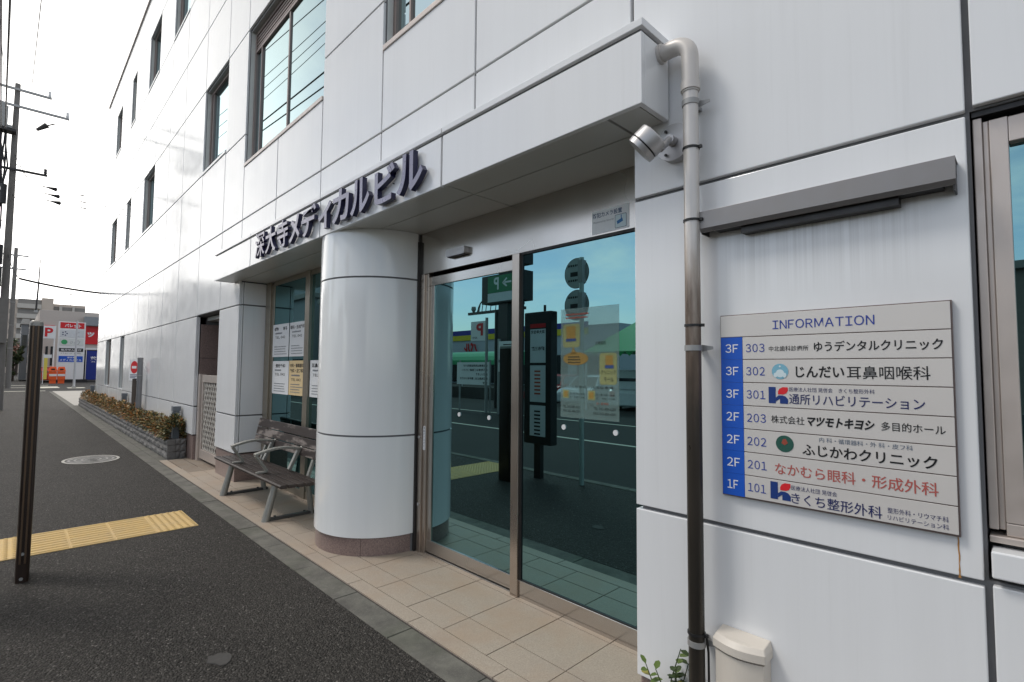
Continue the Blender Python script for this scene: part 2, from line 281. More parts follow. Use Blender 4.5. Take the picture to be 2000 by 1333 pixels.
# ------------------------------------------------------------------ mesh helpers
class MB:
    def __init__(s): s.v = []; s.f = []; s.mi = []; s.sm = []
    def add(s, v, f, mi=0, sm=False):
        o = len(s.v); s.v += [tuple(p) for p in v]
        for q in f: s.f.append([o+i for i in q]); s.mi.append(mi); s.sm.append(sm)
        return s
    def box(s, x0, x1, y0, y1, z0, z1, mi=0):
        x0, x1 = sorted((x0, x1)); y0, y1 = sorted((y0, y1)); z0, z1 = sorted((z0, z1))
        v = [(x0, y0, z0), (x1, y0, z0), (x1, y1, z0), (x0, y1, z0), (x0, y0, z1), (x1, y0, z1), (x1, y1, z1), (x0, y1, z1)]
        return s.add(v, [(0, 3, 2, 1), (4, 5, 6, 7), (0, 1, 5, 4), (1, 2, 6, 5), (2, 3, 7, 6), (3, 0, 4, 7)], mi)
    def quad(s, a, b, c, d, mi=0): return s.add([a, b, c, d], [(0, 1, 2, 3)], mi)
    def prism(s, poly, o, r, u, n, depth, mi=0, sm=False, mi_side=None):
        """polygon in (r,u) at o, extruded by depth along n"""
        o, r, u, n = map(Vector, (o, r, u, n)); k = len(poly)
        a = [o+r*p[0]+u*p[1] for p in poly]; b_ = [p+n*depth for p in a]
        s.add(a+b_, [list(range(k))[::-1], list(range(k, 2*k))], mi)
        s.add(a+b_, [(i, (i+1) % k, (i+1) % k+k, i+k) for i in range(k)], mi if mi_side is None else mi_side, sm); return s
    def tube(s, pts, rad, seg=12, mi=0, cap=True, sm=True):
        pts = [Vector(p) for p in pts]; rads = rad if isinstance(rad, (list, tuple)) else [rad]*len(pts)
        rings = []; prev = None
        for i, p in enumerate(pts):
            if i == 0: t_ = pts[1]-p
            elif i == len(pts)-1: t_ = p-pts[i-1]
            else: t_ = (pts[i+1]-p).normalized()+(p-pts[i-1]).normalized()
            t_.normalize()
            if prev is None:
                a = Vector((0, 0, 1)) if abs(t_.z) < 0.9 else Vector((1, 0, 0)); e = t_.cross(a).normalized()
            else: e = (prev-t_*prev.dot(t_)).normalized()
            prev = e; w = t_.cross(e)
            rings.append([p+(e*math.cos(2*math.pi*k/seg)+w*math.sin(2*math.pi*k/seg))*rads[i] for k in range(seg)])
        v = [q for r_ in rings for q in r_]; f = []
        for i in range(len(pts)-1):
            for k in range(seg): f.append((i*seg+k, i*seg+(k+1) % seg, (i+1)*seg+(k+1) % seg, (i+1)*seg+k))
        s.add(v, f, mi, sm)
        if cap: s.add(rings[0], [list(range(seg))[::-1]], mi); s.add(rings[-1], [list(range(seg))], mi)
        return s
    def cyl(s, a, b_, r, seg=20, mi=0): return s.tube([a, b_], r, seg, mi)
    def disc_poly(s): pass
    def pieces(s, name, mats, parent=None, bevel=0):
        par = list(range(len(s.v)))
        def find(a):
            while par[a] != a: par[a] = par[par[a]]; a = par[a]
            return a
        for f in s.f:
            for q in f[1:]: par[find(q)] = find(f[0])
        grp = {}
        for i, f in enumerate(s.f): grp.setdefault(find(f[0]), []).append(i)
        out_ = []
        for ids in grp.values():
            m_ = MB(); mp = {}
            for i in ids:
                for q in s.f[i]:
                    if q not in mp: mp[q] = len(m_.v); m_.v.append(s.v[q])
                m_.f.append([mp[q] for q in s.f[i]]); m_.mi.append(s.mi[i]); m_.sm.append(s.sm[i])
            out_.append(m_.build(name, mats, parent, bevel))
        return out_
    def build(s, name, mats, parent=None, bevel=0, seg=2, loc=None):
        me = bpy.data.meshes.new(name)
        org = Vector(parent['_o']) if parent is not None and '_o' in parent else (Vector(loc) if loc is not None else Vector((0, 0, 0)))
        me.from_pydata([tuple(Vector(p)-org) for p in s.v], [], s.f)
        for mm in (mats if isinstance(mats, (list, tuple)) else [mats]): me.materials.append(mm)
        me.polygons.foreach_set('material_index', s.mi); me.polygons.foreach_set('use_smooth', s.sm); me.update()
        o = bpy.data.objects.new(name, me); C.objects.link(o)
        if parent is not None: o.parent = parent; o['_o'] = tuple(org)
        else: o.location = org; o['_o'] = tuple(org)
        if bevel:
            md = o.modifiers.new('bevel', 'BEVEL'); md.width = bevel; md.segments = seg; md.limit_method = 'ANGLE'; md.angle_limit = R(40); md.harden_normals = False
        return o
def thing(name, label, cat, loc=(0, 0, 0), group=None):
    o = bpy.data.objects.new(name, None); C.objects.link(o); o.location = loc; o.empty_display_size = 0.2; o['_o'] = tuple(loc)
    return tag(o, label, cat, group)
def tag(o, label, cat, group=None):
    o['label'] = label; o['category'] = cat
    if group: o['group'] = group
    return o
def struct(mb, name, mats, bevel=0):
    o = mb.build(name, mats, bevel=bevel); o['kind'] = 'structure'; return o
def copy_thing(src, loc, rotz=None):
    c = src.copy(); C.objects.link(c); c.location = loc
    if rotz is not None: c.rotation_euler = (0, 0, rotz)
    def rec(a, pa):
        for ch in a.children:
            d = ch.copy(); C.objects.link(d); d.parent = pa; rec(ch, d)
    rec(src, c); return c
circ = lambda r, n=32, cx=0, cy=0, ry=None: [(cx+r*math.cos(2*math.pi*i/n), cy+(ry or r)*math.sin(2*math.pi*i/n)) for i in range(n)]
def rrect(w, h, r, n=5, x0=0, y0=0):
    p = []
    for cx_, cy_, a0 in ((w-r, r, -90), (w-r, h-r, 0), (r, h-r, 90), (r, r, 180)):
        for i in range(n+1):
            a = R(a0+90*i/n); p.append((x0+cx_+r*math.cos(a), y0+cy_+r*math.sin(a)))
    return p
_tc = {}
def text_geo(body, bold=0.0, extrude=0.0, res=3):
    key = (body, bold, extrude, res)
    if key in _tc: return _tc[key]
    cu = bpy.data.curves.new('lettering', 'FONT'); cu.body = body; cu.size = 1; cu.offset = bold; cu.extrude = extrude; cu.resolution_u = res; cu.fill_mode = 'FRONT' if not extrude else 'BOTH'
    ob = bpy.data.objects.new('lettering', cu); C.objects.link(ob)
    dg = bpy.context.evaluated_depsgraph_get(); me = bpy.data.meshes.new_from_object(ob.evaluated_get(dg))
    v = [tuple(p.co) for p in me.vertices]; f = [list(p.vertices) for p in me.polygons]; nz_ = [p.normal.z for p in me.polygons]
    C.objects.unlink(ob); bpy.data.objects.remove(ob); bpy.data.curves.remove(cu); bpy.data.meshes.remove(me)
    xs = [p[0] for p in v] or [0]; ys = [p[1] for p in v] or [0]
    _tc[key] = (v, f, nz_, min(xs), max(xs), min(ys), max(ys)); return _tc[key]
AX = {'-X': ((0, -1, 0), (0, 0, 1), (-1, 0, 0)), '+X': ((0, 1, 0), (0, 0, 1), (1, 0, 0)), '-Y': ((1, 0, 0), (0, 0, 1), (0, -1, 0)), '+Y': ((-1, 0, 0), (0, 0, 1), (0, 1, 0))}
def put_text(mb, body, o, w, h, ax='-X', bold=0.0, mi=0, shear=0.0, axes=None):
    """fit the words' ink box into w x h with its lower left corner at o"""
    v, f, nz_, a0, a1, b0, b1 = text_geo(body, bold)
    if not v: return
    r, u, n = (Vector(q) for q in (axes or AX[ax])); o = Vector(o)
    sx = w/(a1-a0) if w else None; sy = h/(b1-b0) if h else None
    sx = sx or sy; sy = sy or sx
    pts = []
    for p in v:
        x = (p[0]-a0)*sx; y = (p[1]-b0)*sy
        pts.append(o+r*(x+shear*y)+u*y)
    ff = [q if z >= 0 else q[::-1] for q, z in zip(f, nz_)]
    mb.add(pts, ff, mi)
def put_latin(mb, body, o, w, h, ax='-X', bold=0.0, mi=0, gap=0.16):
    """gothic capitals and figures set glyph by glyph in a w x h box"""
    g_ = [text_geo(chr(ord(c)+0xFEE0), bold) for c in body]
    hs = max(q[6]-q[5] for q in g_); ws = [q[4]-q[3] for q in g_]; tot = sum(ws)+gap*hs*(len(body)-1)
    r = Vector(AX[ax][0]); x = 0.0
    for c, q, w_ in zip(body, g_, ws):
        put_text(mb, chr(ord(c)+0xFEE0), Vector(o)+r*x*w/tot, w_*w/tot, h*(q[6]-q[5])/hs, ax, bold, mi); x += w_+gap*hs
# facade-facing rectangles given by left Y, right Y (left > right), z range
def frect(mb, x, yl, yr, z0, z1, mi=0): mb.quad((x, yl, z0), (x, yr, z0), (x, yr, z1), (x, yl, z1), mi)

FX = 2.24   # facade plane
DX = 2.60   # door plane
# ------------------------------------------------------------------ ground
g = MB(); g.box(-400, 400, -200, 700, -0.6, -0.16); struct(g, 'ground', M_ROAD)
g = MB(); g.box(-0.70, 1.66, -12, 43, -0.155, 0.0); struct(g, 'sidewalk', M_ASPHALT)
g = MB(); g.box(-15.2, -0.86, -14, 120, -0.155, -0.10); g.box(-0.855, 60, 43.5, 74, -0.155, -0.06); struct(g, 'road', M_ROAD)
g = MB()
for i in range(52): g.box(-0.85, -0.71, -12+i*1.06, -12+i*1.06+1.052, -0.155, 0.008)
struct(g, 'road_kerb', M_KERB, 0.008)
g = MB()
for i in range(-16, 58):
    y = 2.757+0.698*i
    if y > 42: break
    g.box(1.664, 1.836, y, y+0.693, -0.1, 0.001+random.uniform(-.002, .002))
struct(g, 'kerb_strip', M_KERB, 0.004)
g = MB()
g.box(1.84, DX+0.06, 1.2, 10.42, -0.1, 0.002, 1); g.box(1.84, FX+.1, -4, 1.2, -0.1, 0.002, 1)
e = 0.003
for i in range(-9, 11):
    y0 = 2.02+0.792*i
    if y0 < 10.4: g.box(1.845, 1.957-e, y0+e, min(y0+.792, 10.42)-e, 0, 0.011)
for i in range(-15, 22):
    y0 = 2.595+0.4*i
    for x0, x1 in ((1.957, 2.163), (2.163, 2.565), (2.565, 2.66)):
        if y0 >= 10.4 or (x1 > 2.3 and y0 < 1.2 and x0 > 2.2): continue
        if x0 > 1.9 and y0 > 9.0 and x0 < 2.5: continue
        g.box(x0+e, x1-e, y0+e, y0+0.4-e, 0, 0.011+random.uniform(-.0008, .0008))
struct(g, 'porch_paving', [M_TILE, M_GROUT], 0.0015)
g = MB(); g.box(1.84, 14, 27.0, 42.8, -0.15, 0.012); g.box(2.6, 14, 24.7, 27, -.15, .004); struct(g, 'concrete_apron', M_APRON)
g = MB(); g.box(1.84, 2.6, 10.42, 27.0, -0.15, 0.001); struct(g, 'planter_footing', M_KERB)
# asphalt patch
g = MB(); pp = []
for i in range(14):
    a = i/14*2*math.pi; rr = 0.055*(1+random.uniform(-.3, .35)); pp.append((0.88+rr*0.9*math.cos(a), 3.19+rr*1.2*math.sin(a)))
g.prism(pp, (0, 0, 0), (1, 0, 0), (0, 1, 0), (0, 0, 1), 0.004); struct(g, 'asphalt_patch', plain('patch_tar', (0.062, 0.058, 0.054), 0.85, 0, .3, 30))
# road markings (thin paint sheets)
g = MB()
for x, w in ((-4.75, 0.14), (-8.3, 0.14), (-1.05, 0.12)):
    g.box(x-w/2, x+w/2, -14, 42, -0.099, -0.095)
for y0, y1, x0, x1 in ((45.2, 45.8, -14, 1.6), (47.4, 48.2, -14, -.4), (52.5, 53.0, -14, 2.3), (58, 58.6, -14, 2.2)):
    g.box(x0, x1, y0, y1, -0.058, -0.054)
g.box(1.2, 2.6, 51, 54.5, -0.0595, -0.0555); g.box(3.0, 4.0, 50.0, 51.6, -0.0595, -0.0555)
struct(g, 'road_marking', plain('road_paint', (0.52, 0.50, 0.42), 0.8, 0, 0.2, 12))

# ------------------------------------------------------------------ tactile paving
yA, yB = 5.965, 6.69
tp = thing('tactile_paving', 'yellow tactile paving strip laid across the dark asphalt pavement', 'tactile paving', (0.4, 6.3, 0))
tx = [1.414, 1.07, 0.75, 0.435, 0.105, -0.225, -0.555, -0.70]
for i in range(7):
    x1, x0 = tx[i], tx[i+1]; mb = MB(); mb.box(x0+0.0008, x1-0.0008, yA, yB, -0.02, 0.006)
    dots = i in (0, 4, 5, 6)
    if dots:
        nx, ny = (6 if i < 6 else 3), 12
        for a in range(nx):
            for c_ in range(ny):
                cx_ = x0+(a+.5)*(x1-x0)/nx; cy_ = yA+(c_+.5)*(yB-yA)/ny
                mb.tube([(cx_, cy_, 0.006), (cx_, cy_, 0.0135)], [0.019, 0.012], 12)
    else:
        ny = 9
        for c_ in range(ny):
            cy_ = yA+(c_+.5)*(yB-yA)/ny
            for h_ in (0,):
                xa = x0+0.008; xb = x1-0.008
                mb.add([(xa, cy_-.017, .006), (xb, cy_-.017, .006), (xb, cy_+.017, .006), (xa, cy_+.017, .006), (xa+.006, cy_-.011, .0135), (xb-.006, cy_-.011, .0135), (xb-.006, cy_+.011, .0135), (xa+.006, cy_+.011, .0135)],
                       [(4, 5, 6, 7), (0, 1, 5, 4), (1, 2, 6, 5), (2, 3, 7, 6), (3, 0, 4, 7)])
    mb.build('warning_tile' if dots else 'guidance_tile', M_TACT, tp)
# ------------------------------------------------------------------ manhole
mh = thing('manhole_cover', 'round worn metal manhole cover with pale rim set in the asphalt', 'manhole cover', (1.03, 11.33, 0))
mb = MB(); seg = 48
ring = lambda r, z: [(1.03+r*math.cos(2*math.pi*k/seg), 11.33+r*math.sin(2*math.pi*k/seg)*1.25, z) for k in range(seg)]
def ringband(mb, r0, r1, z, zb=None, mi=0):
    a, b_ = ring(r0, z), ring(r1, z); mb.add(a+b_, [(k, (k+1) % seg, (k+1) % seg+seg, k+seg) for k in range(seg)][::-1] if r0 > r1 else [(k, k+seg, (k+1) % seg+seg, (k+1) % seg) for k in range(seg)], mi)
ringband(mb, 0.345, 0.385, 0.008); mb.build('rim', plain('rim_pale', (0.42, 0.40, 0.37), 0.7, 0.2), mh)
mb = MB(); ringband(mb, 0.0, 0.335, 0.005); mb.build('lid', plain('lid_dark', (0.10, 0.10, 0.098), 0.6, 0.3), mh)
mb = MB()
for rr in (0.30, 0.22, 0.13): ringband(mb, rr-0.018, rr+0.012, 0.009)
for k in range(40):
    a = random.uniform(0, 6.28); rr = random.choice((0.07, 0.175, 0.26)); cx_, cy_ = 1.03+rr*math.cos(a), 11.33+rr*math.sin(a)*1.25
    mb.box(cx_-.018, cx_+.018, cy_-.02, cy_+.02, 0.004, 0.0095)
mb.build('cast_pattern', M_COVER, mh)

# ------------------------------------------------------------------ medical building
bld = thing('medical_building', 'white three storey clinic building clad in glossy enamel panels', 'building', (FX, 8, 0))
walls = MB(); back = MB(); G = 0.0095
FLOORS = [2.47, 3.68, 4.95, 6.47, 7.60, 8.76, 10.25, 11.48]
def panel(yh, yl, z0, z1, x=FX, bh=0, bl=0):
    walls.box(x, x+0.032, yl+G, yh-G, z0+G, z1-G); back.box(x+0.024, x+0.16, yl+bl, yh-bh, z0, z1)
def stack(yh, yl, zs, skip=(), **k):
    for i in range(len(zs)-1):
        if i in skip: continue
        panel(yh, yl, zs[i], zs[i+1], **k)
hi = FLOORS[3:]
stack(1.42, 0.1325, [0.118, 0.93, 2.465], bh=.033); stack(1.42, 0.1325, [2.465, 4.95]+hi)
for a_, b_ in ((0.1325, -1.4), (-1.4, -2.9)):
    panel(a_, b_, 0.118, 0.94); stack(a_, b_, [2.475, 4.95]+hi)
for a_, b_ in ((2.695, 1.42), (3.975, 2.695)): stack(a_, b_, [2.82, 3.68, 4.425]); stack(a_, b_, hi)
stack(5.215, 3.975, [2.82, 3.68, 4.89]+hi)
for a_, b_ in ((6.5, 5.215), (7.8, 6.5)): stack(a_, b_, [2.82, 3.68, 4.455]); stack(a_, b_, hi)
stack(8.76, 7.8, [0.395, 0.92, 2.475, 2.81], bl=.033); stack(8.76, 7.8, [2.81, 3.68, 4.93]+hi); walls.box(FX, FX+.03, 7.8095, 8.7505, 2.79, 2.83)
stack(10.12, 8.76, [2.475, 3.68, 4.95]); stack(10.12, 8.76, hi)
full = [0.43, 0.92, 2.47, 3.68, 4.96]+hi
stack(11.65, 10.12, full[:3], bl=.045); stack(11.65, 10.12, full[2:]); stack(13.05, 11.65, full, skip=(7,)); stack(14.65, 13.05, full); stack(16.05, 14.65, full, skip=(4, 7))
stack(18.1, 16.05, full); stack(18.85, 18.1, full, skip=(1, 4, 7)); stack(20.85, 18.85, full); stack(22.05, 20.85, full, skip=(1, 4, 7)); stack(24.55, 22.05, full)
# pilaster side return (faces -Y) and jamb return, gate-side return
for z0, z1 in ((0.395, 0.92), (0.92, 2.48), (2.48, 2.81)):
    walls.box(FX+0.034, FX+0.054, 7.802, 7.83, z0+G, z1-G); walls.box(FX+0.062, DX+0.03, 7.802, 7.83, z0+G, z1-G)
back.box(FX+0.03, DX+0.1, 7.825, 8.72, 0.395, 2.81)
for z0, z1 in ((0.118, 0.93), (0.93, 2.465), (2.465, 2.81)): walls.box(FX+0.034, DX+0.1, 1.39, 1.4105, z0+G, z1-G)
back.box(FX+0.16, DX+0.1, -3, 1.39, 0, 11.4); 
walls.box(FX+0.034, FX+0.06, 10.1295, 10.16, 0.44, 0.91); walls.box(FX+0.034, FX+0.06, 10.1295, 10.16, 0.93, 2.46)
back.box(FX+0.03, FX+0.4, 10.165, 10.2, 0.43, 2.46)
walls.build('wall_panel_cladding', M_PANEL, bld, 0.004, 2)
back.box(FX+0.16, DX+0.06, 1.39, 7.83, 2.84, 4.4); back.box(FX+0.16, FX+.3, 7.83, 24.5, 2.5, 4.9)
# body of the building behind the cladding
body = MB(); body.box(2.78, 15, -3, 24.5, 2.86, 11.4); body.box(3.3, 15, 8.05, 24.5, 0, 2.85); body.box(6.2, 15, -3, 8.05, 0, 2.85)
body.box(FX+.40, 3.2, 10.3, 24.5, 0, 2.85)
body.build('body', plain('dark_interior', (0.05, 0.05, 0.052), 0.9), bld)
back.build('joint_backing', M_GROOVE, bld)
cp = MB(); cp.box(FX-0.03, 15, -3, 24.62, 11.485, 11.56); cp.build('roof_coping', M_ALU, bld, 0.006)
# plinths of brown granite
pl = MB(); pl.box(FX+0.02, DX+0.03, 7.815, 8.735, 0, 0.385); pl.box(FX+0.025, FX+0.2, -3, 1.405, 0, 0.11); pl.box(FX+0.02, FX+0.3, 10.14, 24.5, 0, 0.42)
pl.pieces('plinth', M_GRANITE, bld, 0.004)
gr = MB()
for z0, z1 in ((0, 0.9), (0.9, 1.75), (1.75, 2.34)): gr.box(FX+0.075, 3.25, 10.118, 10.16, z0+.004, z1-.004)
gr.box(3.2, 3.25, 8.6, 10.12, 0, 2.4)
gr.build('granite_lining', M_GRANITE, bld, 0.003)
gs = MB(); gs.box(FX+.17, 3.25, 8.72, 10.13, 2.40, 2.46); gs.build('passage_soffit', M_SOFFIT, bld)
# rust run below the board
ru = MB(); pts_l, pts_r = [], []
for i in range(13):
    z = 1.074-i*0.0117; w = random.uniform(0.0012, 0.0028) if i < 12 else .004; j = random.uniform(-.001, .001)
    pts_l.append((FX-0.0012, 0.2005+w+j, z)); pts_r.append((FX-0.0012, 0.2005-w+j, z))
for i in range(12): ru.quad(pts_l[i+1], pts_r[i+1], pts_r[i], pts_l[i])
ru.build('rust_stain', M_RUST, bld)
# canopy
CXF = 1.985; ZS = 2.81
cn = MB(); cnj = MB()
ys = [8.09, 6.56, 4.61, 2.726, 1.21]
for i in range(4): cn.box(CXF, CXF+0.03, ys[i+1]+(G if i < 3 else 0), ys[i]-(G if i else 0), ZS, 3.148); cn.box(CXF-0.004, FX+0.03, ys[i+1]+(G*.6 if i < 3 else -.006), ys[i]-(G*.6 if i else 0), 3.171, 3.210)
cn.box(CXF+0.0305, FX-0.012, 1.2105, 1.238, ZS+.0005, 3.148); cn.box(CXF+.0305, FX-.012, 8.062, 8.0895, ZS+.0005, 3.148)
cnj.box(CXF+0.018, FX+0.03, 1.225, 8.075, ZS+0.03, 3.19)
cnj.build('canopy_core', M_GROOVE, bld)
cn.build('canopy_panel', M_PANEL, bld, 0.003)
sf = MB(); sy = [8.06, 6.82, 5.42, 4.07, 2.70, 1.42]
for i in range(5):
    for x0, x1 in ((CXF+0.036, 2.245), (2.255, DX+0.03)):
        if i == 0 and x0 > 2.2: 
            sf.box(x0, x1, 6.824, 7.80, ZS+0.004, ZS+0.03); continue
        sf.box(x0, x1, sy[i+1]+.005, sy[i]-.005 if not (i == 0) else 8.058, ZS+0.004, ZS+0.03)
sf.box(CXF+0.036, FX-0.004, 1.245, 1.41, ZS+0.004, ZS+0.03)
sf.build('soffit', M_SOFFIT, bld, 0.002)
# round column
CC = (2.575, 4.45); CR = 0.583
def colring(r, z0, z1, mb, a0=math.pi*0.5, a1=math.pi*1.5, n=64, mi=0):
    lo = [(CC[0]+r*math.cos(a0+(a1-a0)*k/n), CC[1]+r*math.sin(a0+(a1-a0)*k/n), z0) for k in range(n+1)]; hi_ = [(p[0], p[1], z1) for p in lo]
    mb.add(lo+hi_, [(k+n+1, k+n+2, k+1, k) for k in range(n)][::1], mi, True)
    mb.add(hi_, [list(range(n+1))], mi); mb.add(lo, [list(range(n+1))[::-1]], mi)
cm = MB()
for z0, z1 in ((0.165, 1.008), (1.024, 2.385), (2.401, ZS+0.003)): colring(CR, z0, z1, cm)
cmo = cm.build('round_column', M_COL, bld)
cm = MB(); colring(CR-0.012, 0.16, ZS, cm); cm.box(CC[0]-.02, CC[0]+.06, CC[1]-CR+.005, CC[1]+CR-.005, 0, ZS); cm.build('column_core', M_GROOVE, cmo)
cm = MB(); n = 4
for k in range(n):
    a0 = math.pi*(0.5+k/n)+0.002; a1 = math.pi*(0.5+(k+1)/n)-0.002; colring(CR-0.014, 0, 0.158, cm, a0, a1, 20)
for f_ in cm.f: pass
cm.build('column_plinth', M_GRANITE, cmo)

# ------------------------------------------------------------------ upper and ground windows
def window(y0, y1, z0, z1, kind):
    """opening in the facade; y0<y1"""
    xr = FX+0.085
    fr = MB(); t_ = 0.045
    fr.box(xr, xr+0.07, y0+.012, y0+.012+t_, z0, z1); fr.box(xr, xr+0.07, y1-.012-t_, y1-.012, z0, z1)
    fr.box(xr+.002, xr+0.068, y0+.012+t_, y1-.012-t_, z1-t_-.012, z1-.012); fr.box(xr+.002, xr+0.068, y0+.012+t_, y1-.012-t_, z0+.02, z0+t_)
    ztop = z1-t_-.012
    if kind == 'big':
        ztop -= 0.26
        fr.box(xr+.004, xr+.066, y0+.057, y1-.057, ztop, ztop+.04)
        for k in range(4): fr.box(xr+.01, xr+.05, y0+.057, y1-.057, ztop+.06+k*.05, ztop+.085+k*.05)
        ym = (y0+y1)/2; 
        fr.box(xr+.012, xr+0.062, ym-.018, ym+.018, z0+t_, ztop); ymv = y1-0.34
        fr.box(xr+.006, xr+.062, ymv+.05, ymv+.075, z0+t_, ztop)
    else:
        fr.box(xr+.006, xr+0.064, y1-.16, y1-.13, z0+t_, ztop)
    w = fr.build('window', M_ALU_DK, bld, 0.003)
    gl = MB(); gl.box(xr+.03, xr+.036, y0+.05, y1-.05, z0+.04, ztop+.01); gl.build('pane', M_WGLASS, w)
    si = MB(); si.box(FX-0.012, xr+.02, y0+.006, y1-.006, z0-0.028, z0+.018); si.build('sill', M_ALU if kind == 'big' else M_PANEL, w, 0.004)
    rv = MB(); rv.box(FX+.034, xr+.08, y0-.008, y0+.012, z0, z1); rv.box(FX+.034, xr+.08, y1-.012, y1+.008, z0, z1)
    rv.pieces('reveal', plain('reveal_panel', (0.62, 0.64, 0.62), 0.35), w)
    hd = MB(); hd.box(FX+.034, xr+.08, y0, y1, z1-.012, z1+.01); hd.build('head', plain('reveal_head', (0.30, 0.30, 0.30), 0.5), w)
    bk = MB(); bk.box(xr+.16, xr+.18, y0, y1, z0, z1); bk.build('blackout', plain('room_dark', (0.025, 0.03, 0.03), 0.9), w)
window(1.42, 3.975, 4.445, 6.46, 'big'); window(5.215, 7.8, 4.475, 6.46, 'big')
window(8.76, 10.12, 4.975, 6.46, 's'); window(14.65, 16.05, 4.985, 6.46, 's'); window(18.1, 18.85, 4.985, 6.46, 's'); window(20.85, 22.05, 4.985, 6.46, 's')
window(11.65, 13.05, 8.785, 10.24, 's'); window(14.65, 16.05, 8.785, 10.24, 's'); window(18.1, 18.85, 8.785, 10.24, 's'); window(20.85, 22.05, 8.785, 10.24, 's')
window(18.1, 18.85, 0.95, 2.46, 's'); window(20.85, 22.05, 0.95, 2.46, 's')

# window at the right edge of the picture
fr = MB(); x0 = FX+0.04
fr.box(x0, x0+.08, 0.104, 0.1275, 1.10, 2.452); fr.box(x0+.012, x0+.08, 0.088, 0.1035, 1.10, 2.44); fr.box(x0+.004, x0+.08, 0.042, 0.0875, 1.125, 2.438)
fr.box(x0+.006, x0+.08, -1.3, 0.0415, 2.352, 2.436); fr.box(x0+.006, x0+.08, -1.3, 0.0875, 1.083, 1.1235); fr.box(x0-.01, x0+.08, -1.3, 0.127, 1.06, 1.0815)
fr.box(x0, x0+.08, -.68, -.60, 1.125, 2.35)
fw_ = fr.build('window', M_ALU, bld, 0.003)
gl = MB(); gl.box(x0+.04, x0+.046, -1.3, 0.045, 1.12, 2.355); gl.build('pane', M_GLASS, fw_)
si = MB(); si.box(FX-0.028, x0+.02, -2.9, 0.122, 0.962, 1.045); si.build('sill', M_PANEL, fw_, 0.005)
hd = MB(); hd.box(FX+.034, x0+.1, -2.9, 0.128, 2.456, 2.48); hd.box(FX+.06, FX+.2, -2.9, .1, .94, 1.06); hd.build('head', M_DKMETAL, fw_)
bl = MB()
for k in range(16): bl.box(x0+.07, x0+.085, -1.25, 0.03, 1.93+k*0.026, 1.93+k*.026+.016)
bl.build('blind', M_BLIND, fw_)
bk = MB(); bk.box(x0+.16, x0+.18, -1.4, .12, 1.06, 2.46); bk.build('blackout', MATS['room_dark'], fw_)
pn = MB(); pn.box(FX+.0345, FX+.06, -2.9, -1.32, 1.06, 2.46); pn.build('side_panel', M_PANEL, fw_)

# ------------------------------------------------------------------ entrance
Z_H = 2.437
en = MB(); en.box(DX-0.004, DX+0.05, 1.395, 3.872, Z_H+.004, ZS+.003); ent = en.build('entrance_header', M_STEEL, bld, 0.002)
en = MB(); en.box(DX-.03, DX+.06, 3.845, 3.885, 0, Z_H+.3); en.build('header_trim', M_DKMETAL, ent)
sn = MB(); sn.prism(rrect(0.245, 0.062, 0.016), (DX-.004, 3.425, 2.53), (0, -1, 0), (0, 0, 1), (-1, 0, 0), 0.045); sno = sn.build('door_sensor', M_LAMP, ent, 0.003)
sn = MB(); sn.box(DX-.044, DX-.006, 3.195, 3.405, 2.522, 2.529); sn.build('sensor_lens', M_BLACK, sno)
# fixed frames
en = MB(); en.box(DX-.012, DX+.06, 3.785, 3.842, 0.01, Z_H+.003); en.box(DX+.004, DX+.06, 3.74, 3.784, 0.01, Z_H+.002)
en.box(DX-.015, DX+.06, 2.588, 2.661, 0, Z_H+.0035)
jf = en.build('door_frame', M_STEEL_V, bld, 0.003)
en = MB(); en.box(DX+.001, DX+.055, 1.395, 2.587, 0.0, 0.128); en.box(DX+.012, DX+.055, 2.662, 3.739, 0, 0.02); en.build('threshold', M_STEEL, jf, 0.003)
en = MB(); en.box(DX+.003, DX+.02, 1.395, 2.587, 0.128, 0.136); en.box(DX+.003, DX+.03, 2.569, 2.5875, 0.136, Z_H-.012); en.box(DX-.002, DX+.03, 1.395, 2.5875, Z_H-.012, Z_H+.0035); en.build('gasket', M_BLACK, jf)
gl = MB(); gl.box(DX+.012, DX+.02, 1.395, 2.57, 0.136, Z_H-.012); fgl = gl.build('fixed_pane', M_GLASS, bld)
mk = MB()
for y in (2.186, 1.782): mk.prism(circ(0.017, 16), (DX+.011, y, 1.224), (0, -1, 0), (0, 0, 1), (-1, 0, 0), 0.006)
mk.pieces('glass_marker', M_PAPER, fgl)
dl = MB(); a = DX+.022
dl.box(a, a+.035, 2.64, 3.738, 0.028, 0.128); dl.box(a, a+.035, 2.64, 3.738, 2.332, 2.41); dl.box(a+.001, a+.034, 3.678, 3.738, 0.128, 2.332)
lf = dl.build('sliding_door', M_STEEL, bld, 0.003)
gl = MB(); gl.box(a+.012, a+.02, 2.645, 3.68, 0.126, 2.334); gl.build('pane', M_GLASS, lf)
mk = MB()
for y in (3.313, 2.948): mk.prism(circ(0.017, 16), (a+.011, y, 1.228), (0, -1, 0), (0, 0, 1), (-1, 0, 0), 0.006)
mk.pieces('glass_marker', M_PAPER, lf)
mk = MB(); mk.prism(rrect(0.032, 0.208, 0.008), (DX+.004, 3.778, 0.89), (0, -1, 0), (0, 0, 1), (-1, 0, 0), 0.005); hp = mk.build('door_notice_plate', M_PAPER, jf)
mk = MB()
for k in range(7): put_text(mk, '自動ドアタッチ'[k], (DX-.0015, 3.769, 1.072-k*0.026), 0.014, 0.018)
mk.build('lettering', M_TXTBLACK, hp)
bt = MB()
for z in (1.0, 0.42): bt.prism(circ(0.013, 14), (DX-.012, 3.815, z), (0, -1, 0), (0, 0, 1), (-1, 0, 0), 0.008)
bt.build('bolt', M_LAMP, jf)
